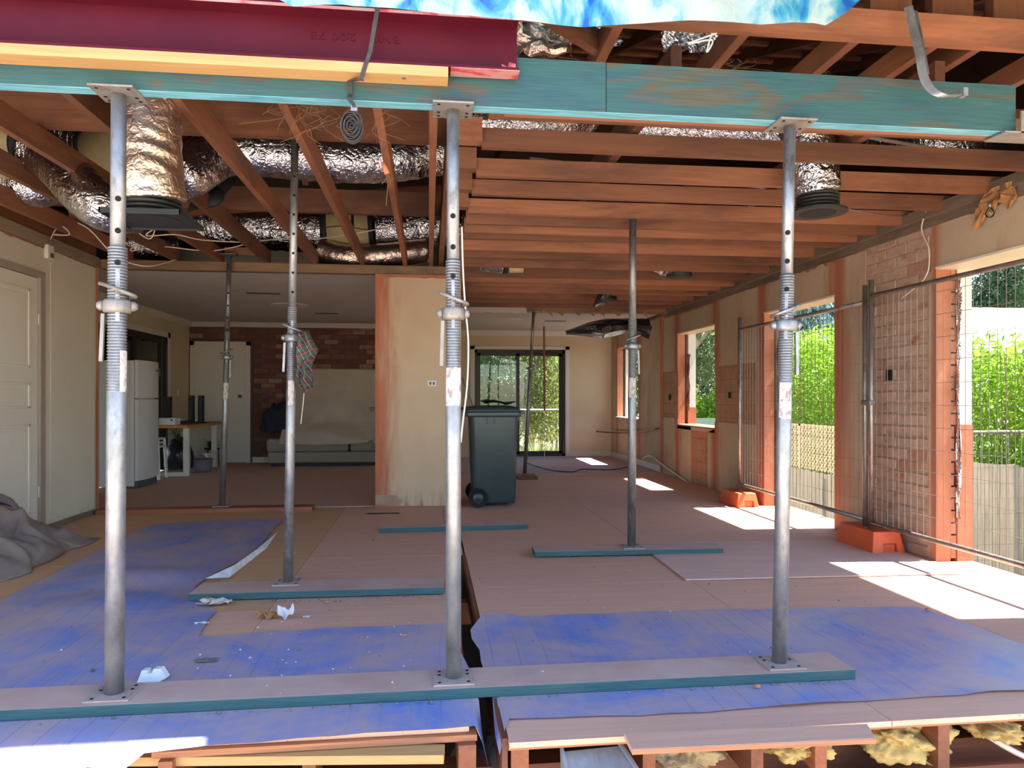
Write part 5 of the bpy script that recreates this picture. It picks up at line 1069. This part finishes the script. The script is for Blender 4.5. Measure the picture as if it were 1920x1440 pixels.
# tartan shirt on the prop
P = zp(540, 1092, .046); Yt = P.y - .02
L_ = [yp(558, 628, Yt), yp(556, 665, Yt), yp(557, 700, Yt), yp(562, 722, Yt), yp(574, 738, Yt)]; R_ = [yp(578, 620, Yt + .02), yp(597, 655, Yt + .06), yp(585, 682, Yt + .05), yp(585, 705, Yt + .03), yp(588, 725, Yt + .03)]
def fn(u, v):
    a = lerpl(L_, v); c = lerpl(R_, v); p = a.lerp(c, u); return p + Vector((0, -.05 * math.sin(u * math.pi) - .025 * math.sin(u * 9 + v * 4) + .03 * nz(u, v, 0, 4), .012 * nz(u, v, 3, 4)))
ts = thing('tartan_shirt', 'red and dark green tartan shirt hanging from the collar of the prop', 'shirt', tuple(L_[0])); MB().grid(fn, 22, 30).build('shirt_cloth', 'tartan', ts, True, solid=.006)
MB().tube(curve_pts([yp(570, 737, Yt), yp(568, 760, Yt), yp(564, 795, Yt)], 5), .002, 6).build('drawstring', 'cable_white', ts)

# ------------------------------------------------------------------ back left room
fr = thing('refrigerator', 'white two door refrigerator beside the dark sliding door', 'refrigerator', (-3.83, 9.62, 0))
B(-4.06, -3.64, 9.30, 9.98, .03, 1.60).build('cabinet', 'fridge_white', fr, bevel=.008)
def fdoor(z0, z1):
    poly = [(-3.632, 9.30), (-3.632, 9.98)] + [(-3.59 + .035 * math.sin(math.pi * k / 10), 9.98 - .68 * k / 10) for k in range(11)]
    return MB().prism([(p[0], p[1], z0) for p in poly], (0, 0, z1 - z0)).build('door', 'fridge_white', fr, bevel=.004)
fdoor(.10, 1.115); d_ = fdoor(1.13, 1.605); B(-3.56, -3.552, 9.80, 9.87, 1.48, 1.50).build('badge', 'seal_grey', d_)
B(-3.66, -3.60, 9.33, 9.95, .0, .09).build('plinth', 'seal_grey', fr); B(-3.60, -3.57, 9.955, 9.985, 1.42, 1.53).build('hinge_cover', 'seal_grey', fr)
tb = thing('table', 'timber topped table with white frame legs near the refrigerator', 'table', (-3.75, 11.5, 0))
MB().prism([(-4.06, 10.60, .70), (-3.42, 10.60, .70), (-3.36, 11.4, .70), (-3.40, 12.30, .70), (-4.06, 12.30, .70)], (0, 0, .04)).build('tabletop', 'table_top', tb, bevel=.004)
for y in (10.72, 12.05):
    m_ = MB(); m_.box(-3.52, -3.44, y, y + .06, 0, .70); m_.box(-4.0, -3.94, y, y + .06, 0, .70); m_.box(-3.94, -3.52, y, y + .06, 0, .06); m_.build('leg', 'white_paint', tb, bevel=.003)
for i, (px, z1, lb) in enumerate(((359, 1.17, 'left tall slim black speaker standing on the table'), (377, 1.17, 'right tall slim black speaker standing on the table'), (313, 1.15, 'black speaker standing close behind the refrigerator'))):
    P = yp(px, 790, 11.6 if i < 2 else 11.0); s_ = thing('speaker', lb, 'speaker', (P.x, P.y, .74), 'black speakers on the table'); wd = .033 if i != 2 else .055
    B(P.x - wd, P.x + wd, P.y - .06, P.y + .06, .756, z1).build('cabinet', 'black_plastic', s_, bevel=.004); B(P.x - wd - .02, P.x + wd + .02, P.y - .08, P.y + .08, .741, .757).build('foot', 'black_plastic', s_)
P = yp(318, 788, 10.8); wbx = thing('white_box', 'white carton lying on the table by the refrigerator', 'box', (P.x, 10.8, .74)); B(P.x - .12, P.x + .10, 10.72, 10.95, .741, .84).build('carton', 'white_plastic', wbx, bevel=.003); B(P.x + .04, P.x + .07, 10.719, 10.7205, .80, .825).build('printed_mark', 'black_plastic', wbx)
kb = thing('black_case', 'black case lying flat on the table before the speakers', 'case', (-3.72, 11.35, .74)); B(-3.95, -3.60, 11.2, 11.5, .741, .79).build('case_body', 'black_plastic', kb, bevel=.006); B(-3.85, -3.68, 11.25, 11.4, .79, .80).build('paper_top', 'paper_white', kb)
for k in range(3):
    s_ = thing('stool', ('bottom white stool of the stack beside the refrigerator', 'middle white stool of the stack beside the refrigerator', 'topmost white stool of the stack beside the refrigerator')[k], 'stool', (-3.83, 10.42, .05 * k), 'stacked white stools'); z = .44 + .055 * k
    B(-3.98, -3.70, 10.28, 10.56, z, z + .025).build('seat', 'white_plastic', s_, bevel=.01)
    for dx in (-.125, .125):
        for dy in (-.125, .125): MB().bar((-3.84 + dx, 10.42 + dy, z), (-3.84 + dx * 1.18, 10.42 + dy * 1.18, .055 * k), .035, .02).build('leg', 'white_plastic', s_)
bg_ = lump('bin_bag', 'full black bag standing under the table behind the stools', 'bag', (-3.72, 11.15, .20), .20, .2, .33, 'black_sheet', 1.7, .2); 
mb = MB(); P = Vector((-3.70, 11.1, .46))
for k in range(5): mb.bar(P + Vector((random.uniform(-.04, .04), 0, 0)), P + Vector((random.uniform(-.12, .06), random.uniform(-.05, .05), .13 + .05 * random.random())), .03, .004, (0, 1, .2))
tag(mb.build('plant_sprig', 'leaf_dark', loc=P), 'green leaf sprig sticking out of the black bag', 'plant')
bs = thing('laundry_basket', 'grey cloth basket on the carpet at the table leg', 'basket', (-3.30, 11.0, 0)); P = zp(375, 885, .0); bs.location = P; ORG[bs.name] = P
MB().lathe(tuple(P), [(.15, 0), (.17, .05), (.18, .2), (.165, .2), (.15, .06)], 18).build('basket_body', 'grey_cloth', bs, True)
crumple('laundry', 'pale patterned clothes spilling over the grey cloth basket', 'clothes', (P.x + .06, P.y, .22), .17, .13, .10, 'rag', 8.3, 14)
P = zp(388, 872, 0); sp_ = thing('plant_stand', 'dark plant stand under the far end of the table', 'stand', tuple(P))
MB().lathe((P.x, P.y + .3, .24), [(.12, 0), (.13, .02), (.13, .03)], 16).build('tray', 'black_plastic', sp_)
for k in range(3): th = 2.1 * k; MB().bar((P.x + .1 * math.cos(th), P.y + .3 + .1 * math.sin(th), .24), (P.x + .11 * math.cos(th), P.y + .3 + .11 * math.sin(th), 0), .015, .015).build('leg', 'black_plastic', sp_)
pp = thing('potted_plant', 'small spiky potted plant on the dark stand', 'plant', (P.x, P.y + .3, .27)); MB().lathe((P.x, P.y + .3, .271), [(.06, 0), (.08, .1), (.07, .1)], 14).build('pot', 'black_plastic', pp, True)
mb = MB()
for k in range(16): th = k * .4; mb.bar((P.x, P.y + .3, .36), (P.x + .2 * math.cos(th), P.y + .3 + .12 * math.sin(th), .38 + .07 * math.sin(k * 2.1)), .018, .003)
mb.build('leaves', 'leaf_dark', pp)
sf = thing('sofa', 'taupe fabric sofa against the brick wall', 'sofa', (-1.6, 12.3, 0)); X0, X1 = -2.62, -.28
B(X0, X1, 11.98, 12.70, .06, .24).build('base', 'sofa_fabric', sf, bevel=.03); B(X0 + .05, X1 - .05, 12.03, 12.6, .0, .06).build('plinth', 'black_plastic', sf)
B(X0 - .02, X0 + .30, 11.98, 12.7, .24, .46).build('arm', 'sofa_fabric', sf, bevel=.05)
for k in range(2): a = X0 + .32 + k * 1.0; B(a, a + .98, 11.98, 12.5, .24, .42).build('seat_cushion', 'sofa_fabric', sf, bevel=.05)
B(X0 + .1, X1, 12.5, 12.74, .24, .98).build('backrest', 'sofa_fabric', sf, bevel=.06)
def sheet_fn(u, v):
    x = -2.42 + u * 2.2; ph = 1 if .62 < u < .68 else 0; g = math.exp(-((u - .66) / .05) ** 2)
    if v < .25: y, z = 12.76 - v * .3, 1.64 - v * 1.6
    elif v < .6: y, z = 12.68 - (v - .25) * 1.0, 1.24 - (v - .25) * 1.5
    else: y, z = 12.33 - (v - .6) * 1.05, .715 - (v - .6) * .85
    y -= .055 * math.sin(u * 26 + 3 * nz(u, v, 0, 3)) * max(0, v - .35) + .09 * nz(u, v, 1, 3.2) * min(1, v * 2) - .08 * g * (v > .25) + .05 * (1 - 2 * abs(nz(u, v, 7, 4)))
    z += .03 * nz(u, v, 3, 2.6) * v + (.06 * g + .06 * nz(u, 0, 0, 6)) * max(0, v - .7)
    if v > .6: z = max(z, .36); y = min(y, 12.02 + (z - .36) * .9)
    return (x, min(y, 12.77), z)
tag(MB().grid(sheet_fn, 70, 50).build('dust_sheet', 'drop_sheet', smooth=True, solid=.006, loc=(-1.4, 12.4, .6)), 'beige dust sheet draped over the sofa and the wall behind it', 'sheet')
lump('coat', 'dark navy coat heaped on the left arm of the sofa', 'coat', (-2.55, 12.35, .68), .22, .2, .32, 'navy_cloth', 4.4, .55)
B(-2.62, -2.44, 12.62, 12.78, .46, .6)

# ------------------------------------------------------------------ outside
def leafmesh(pts_fn, n, size, drop=.0, asp=3.0):
    vs = []; fs = []
    for k in range(n):
        c = pts_fn(); d = Vector((random.gauss(0, 1), random.gauss(0, 1), random.gauss(0, .8) - drop)).normalized(); s = size * random.uniform(.6, 1.35)
        r = d.cross(Vector((random.gauss(0, 1), random.gauss(0, 1), random.gauss(0, 1)))).normalized() * s / asp; b = len(vs)
        vs += [c, c + d * s * .5 + r * .5, c + d * s, c + d * s * .5 - r * .5]; fs.append((b, b + 1, b + 2, b + 3))
    return MB().add(vs, fs)
def tree(label, base, h, blobs, leafm, n, size, bark='bark', trunk=None, drop=.6, tr=.12, cat='tree', name='gum_tree', asp=3.5):
    t = thing(name, label, cat, base); b = Vector(base)
    tp_ = trunk or [b, b + Vector((.1, .05, h * .3)), b + Vector((-.1, .1, h * .65)), b + Vector((.1, 0, h * .9))]
    mb = MB(); cp = curve_pts(tp_, 5); mb.tube(cp, [tr * (1 - .75 * i / (len(cp) - 1)) for i in range(len(cp))], 9, True, .2)
    for (c, r) in blobs:
        s = cp[random.randint(len(cp) // 3, len(cp) - 2)]; mb.tube(curve_pts([s, s.lerp(Vector(c), .5) + Vector((random.uniform(-.2, .2), random.uniform(-.2, .2), .15)), Vector(c)], 4), [tr * .45 * (1 - .09 * i) for i in range(9)], 6)
    mb.build('trunk', bark, t, True)
    def pt():
        c, r = random.choice(blobs); d = Vector((random.gauss(0, 1), random.gauss(0, 1), random.gauss(0, 1))).normalized() * (random.random() ** .4); return Vector((c[0] + d.x * r[0], c[1] + d.y * r[1], c[2] + d.z * r[2]))
    if n: leafmesh(pt, n, size, drop, asp).build('foliage', leafm, t, fix=False)['kind'] = 'stuff'
    return t
# paling fence at the right boundary: every paling its own piece
pf = thing('paling_fence', 'weathered grey paling fence along the right boundary with a lattice screen', 'fence', (6.0, 8.5, -1))
k = 0; y = 4.5
while y < 13.2:
    near = y < 8.7; zt = .43 if near else -.02
    B(5.985, 6.003, y, y + .094, -1.1, zt + random.uniform(-.01, .01)).build('paling', 'paling', pf); y += .102
for y0, y1, z in ((4.5, 8.7, .1), (8.7, 13.2, -.22), (4.5, 13.2, -.8)): B(6.003, 6.05, y0, y1, z, z + .07).build('fence_rail', 'paling', pf)
for y in (4.6, 6.6, 8.68, 10.15, 11.9): B(5.93, 5.984, y, y + .09, -1.1, .45 if y < 8.7 else -.1).build('fence_post', 'paling', pf)
la = MB(); y0, y1, z0, z1 = 8.75, 13.1, .0, .68
def lat(sgn):
    q = y0 - (z1 - z0)
    while q < y1 + (z1 - z0):
        a, za, c, zc = (q, z0, q + (z1 - z0), z1)
        if sgn < 0: a, c = c, a
        A = Vector((6.0 + .004 * sgn, a, za)); Bv = Vector((6.0 + .004 * sgn, c, zc)); d = Bv - A
        s0, s1 = 0.0, 1.0
        for lim, up in ((y0, False), (y1, True)):
            for_ = (lim - A.y) / d.y
            if (d.y > 0) != up: s0 = max(s0, for_)
            else: s1 = min(s1, for_)
        if s1 - s0 > .02: la.bar(A + d * s0, A + d * s1, .03, .006, (1, 0, 0))
        q += .085
lat(1); lat(-1); la.build('lattice_screen', 'lattice_wood', pf)['kind'] = 'stuff'
B(5.985, 6.015, y0, y1, z1, z1 + .03).build('lattice_cap', 'lattice_wood', pf); B(5.985, 6.015, 8.72, 8.77, -.02, z1 + .03).build('lattice_post', 'lattice_wood', pf); B(5.985, 6.015, 10.9, 10.95, -.02, z1 + .03).build('lattice_post', 'lattice_wood', pf)
fence('sunlit outside mesh fence panel standing across the side yard', (4.25, 6.35), (6.0, 6.35), -.9, .80, .85, 'fence_steel', 'galv', .07, .15)
def hedge(label, x0, x1, y0, y1, z0, ztop, n, m, size, cat='hedge'):
    t = thing('bamboo_hedge', label, cat, ((x0 + x1) / 2, (y0 + y1) / 2, z0))
    mb = MB()
    for k in range(46):
        x, y = random.uniform(x0, x1), random.uniform(y0, y1); h = ztop(y) - z0; mb.tube([(x, y, z0), (x + random.uniform(-.1, .1), y, z0 + h * .5), (x + random.uniform(-.25, .25), y + random.uniform(-.2, .2), z0 + h * .97)], [.012, .01, .004], 5)
    mb.build('stems', 'leaf_yellow', t)['kind'] = 'stuff'
    def pt():
        y = random.uniform(y0, y1); u = random.random() ** .75; zt = ztop(y) + .18 * nz(y, 0, 0, 2.2) + .1 * nz(y, 4, 0, 6); return Vector((random.uniform(x0, x1), y, -.6 + (zt + .6) * u + random.gauss(0, .05)))
    leafmesh(pt, n, size, .5, 4.5).build('foliage', m, t, fix=False)['kind'] = 'stuff'; return t
hedge('bright green bamboo hedge behind the paling fence seen through the nearest opening', 6.25, 7.6, 4.2, 8.5, -1.1, lambda y: 1.75, 26000, 'leaf_bamboo', .13)
hedge('tall yellow green bamboo hedge behind the lattice screen', 6.25, 7.8, 8.7, 13.6, -1.1, lambda y: 2.35 - .12 * abs(y - 12), 26000, 'leaf_bamboo', .13)
nh = thing('neighbour_house', 'white roofed neighbouring house beyond the hedge', 'house', (19, 24, -1))
B(13.5, 26, 20.2, 28, -1.2, 2.5).build('wall', 'white_render', nh); MB().prism([(13.0, 19.6, 2.45), (13.0, 24, 4.45), (13.0, 28.4, 2.45)], (13.6, 0, 0)).build('roof', 'roof_white', nh); B(13.0, 26.6, 19.5, 19.62, 2.34, 2.48).build('gutter', 'white_paint', nh)
tree('dark gum tree rising beyond the white roofed house', (25.4, 30.5, -1), 8, [((26.3, 30, 6.2), (1.3, 1.4, 1.0)), ((27.2, 30, 7.6), (1.6, 1.6, 1.5)), ((28.5, 31, 6.0), (1.8, 1.6, 1.4)), ((25.4, 30, 5.2), (.6, .6, .5))], 'leaf_dark', 12000, .26, tr=.25)
tree('pale drooping willow like tree above the lattice screen', (10.2, 17.5, -1), 7, [((10.0, 17.2, 4.4), (2.4, 2.0, 1.8)), ((8.6, 15.6, 4.0), (1.5, 1.5, 1.8)), ((11.6, 18.6, 5), (1.8, 1.8, 1.5)), ((9.6, 16.4, 2.8), (1.4, 1.4, 1.2))], 'leaf_blue', 15000, .24, tr=.2, drop=1.8)
tree('gum tree with a pale slanting trunk seen through the small square opening', (6.7, 17.6, -1), 7, [((6.6, 17.5, 4.4), (1.6, 1.4, 1.3)), ((5.8, 17.0, 3.2), (1.2, 1.2, .9)), ((7.6, 18.5, 2.6), (1.3, 1.3, 1.2)), ((6.2, 18.6, 2.0), (1.2, .8, 1.0))], 'leaf_gum', 12000, .17, 'bark_pale', [Vector((5.3, 17.0, .9)), Vector((5.9, 17.2, 1.6)), Vector((6.7, 17.4, 2.5)), Vector((7.7, 17.6, 3.6)), Vector((8.4, 17.8, 5))], .8, .2)
tree('green shrub under the pale slanting trunk', (6.7, 16.2, -1), 2.0, [((6.4, 16.2, .55), (.9, .7, .6)), ((7.4, 16.4, .9), (.8, .8, .6)), ((5.8, 16.0, .9), (.6, .6, .5))], 'leaf_bamboo', 9000, .10, drop=0, tr=.05, cat='shrub', name='green_shrub', asp=2)
tree('dense dark shrub at the end of the side yard', (5.4, 14.8, -1), 1.6, [((5.2, 14.8, -.2), (.8, .6, .5)), ((6.2, 15, 0), (.8, .6, .5))], 'leaf_dark', 5000, .10, drop=0, tr=.05, cat='shrub', name='dark_shrub', asp=2)
pg = thing('green_fence', 'pale green timber fence across the end of the side yard', 'fence', (5.4, 14.0, -1))
for z in (-.35, -.08, .19, .46): B(4.2, 6.6, 14.0, 14.03, z, z + .25).build('fence_board', 'paling_green', pg)
for x in (4.4, 5.25, 6.2): B(x, x + .09, 14.03, 14.1, -1.0, .74).build('fence_post', 'paling_green', pg)
# behind the glass door
dk = thing('deck', 'small timber deck outside the glass sliding door', 'deck', (1.7, 14.5, 0))
for k in range(10): B(.0, 3.4, 13.62 + k * .15, 13.755 + k * .15, -.06, -.03).build('deck_board', 'grey_board', dk)
B(.0, 3.4, 13.62, 15.1, -.2, -.065).build('deck_frame', 'old_timber_x', dk)
rl = thing('balcony_railing', 'thin steel railing at the edge of the deck', 'railing', (1.7, 15.0, -.03))
MB().tube([(0, 15.0, .87), (3.4, 15.0, .87)], .022, 10).build('top_rail', 'galv', rl, True)
for x in (.05, 1.2, 2.05, 3.35): MB().tube([(x, 15.0, -.03), (x, 15.0, .87)], .012, 8).build('post', 'galv_dark', rl)
for z in (.15, .35, .55): MB().tube([(0, 15, z), (3.4, 15, z)], .004, 5).build('wire', 'galv', rl)
tree('gum tree with a grey slanting bough right of the glass door', (1.9, 19.5, -1.6), 7, [((2.8, 19.4, 3.2), (1.2, 1, 1.0)), ((3.4, 19.8, 2.0), (1.0, 1, .9)), ((2.2, 20, 4), (1.4, 1, 1)), ((3.2, 20, .6), (.9, .9, .8))], 'leaf_yellow', 9000, .14, 'bark', [Vector((1.9, 19.5, -1.6)), Vector((2.1, 19.5, -.2)), Vector((2.45, 19.4, 1.0)), Vector((3.0, 19.3, 2.2)), Vector((3.5, 19.2, 3.6))], .8, .11)
tree('dense grey green gum tree left of the glass door', (.6, 20.5, -1.6), 7, [((.8, 20.4, 1.2), (1.2, 1, 1.2)), ((1.6, 20.8, 2.4), (1.2, 1, 1.1)), ((.4, 20, 3.0), (1.3, 1, 1.2)), ((1.8, 20.6, 3.8), (1.3, 1, 1)), ((1.7, 21, .8), (1.0, .8, 1.0))], 'leaf_gum', 15000, .13, 'bark', None, .8, .13)
for i, (x, y) in enumerate(((2.5, 21), (3.2, 20.6), (2.0, 22), (3.8, 21.4), (1.3, 21.8))):
    tree(('slim', 'thin forked', 'bare', 'leaning', 'straight')[i] + ' sapling trunk in the bush beyond the glass door', (x, y, -1.6), 6, [((x + .2, y, 2.6), (.7, .6, 1.2)), ((x - .3, y, 1.0), (.6, .5, .8))], ('leaf_yellow', 'leaf_gum', 'leaf_blue', 'leaf_yellow', 'leaf_gum')[i], 3500, .13, 'bark', None, .8, .05, name='sapling')
def spiky(label, c, n, L, m):
    t = thing('spiky_shrub', label, 'shrub', c); mb = MB()
    for k in range(n):
        th = random.random() * 6.28; ph = random.uniform(.3, 1.5); d = Vector((math.cos(th) * math.cos(ph), math.sin(th) * math.cos(ph), math.sin(ph))); p = Vector(c); mb.add([p + d.cross(Vector((0, 0, 1))) * .02, p - d.cross(Vector((0, 0, 1))) * .02, p + d * L * random.uniform(.6, 1)], [(0, 1, 2)])
    mb.build('blades', m, t, fix=False); return t
spiky('yellow tipped spiky shrub behind the deck railing', (2.55, 16.4, -.6), 260, 1.3, 'leaf_yellow'); spiky('green spiky shrub low at the deck railing', (3.2, 16.8, -.8), 260, 1.2, 'leaf_bamboo')
spiky('pale spiky shrub at the left of the deck railing', (1.7, 16.6, -.9), 200, 1.1, 'leaf_gum')
for i in range(7):
    x = -2 + i * 1.9; tree(('broad', 'tall', 'feathery', 'dense', 'round', 'ragged', 'dull')[i] + ' background gum tree in the bush behind the house', (x, 26 + (i % 3), -1.8), 9, [((x, 26, 1.2), (1.7, 1.2, 1.8)), ((x + .6, 26, 3.6), (1.8, 1.2, 1.6)), ((x - .5, 26, 5.4), (1.6, 1.2, 1.2))], ('leaf_gum', 'leaf_dark', 'leaf_yellow')[i % 3], 5500, .26, 'bark', None, .6, .16)
for i, (x, y, z) in enumerate(((13, 22, 3), (16.5, 27, 4), (10, 25, 3))):
    tree(('hazy', 'tall hazy', 'spreading hazy')[i] + ' gum tree far behind the side yard', (x, y, -1.5), 9, [((x, y, z), (2, 2, 2)), ((x + 1, y, z + 2), (2, 2, 1.6)), ((x - 1, y, z - 1.6), (2, 2, 1.6))], ('leaf_gum', 'leaf_blue', 'leaf_gum')[i], 6000, .28, 'bark', None, .8, .2)
# porch wall seen through the dark sliding door
B(-7.6, -7.4, 8, 14, 1.35, 2.8).build('porch_lining', 'render_back', we); B(-7.6, -4.3, 8, 14, 2.6, 2.7).build('porch_ceiling', 'ceiling_white', we)
tree('sunlit shrub beyond the porch on the left', (-9.5, 17.5, -1), 3, [((-9.5, 17.5, .8), (2, 2, 1.2)), ((-8.5, 16, .5), (1.5, 1.5, 1))], 'leaf_bamboo', 4000, .2, drop=0, cat='shrub', name='green_shrub', asp=2)
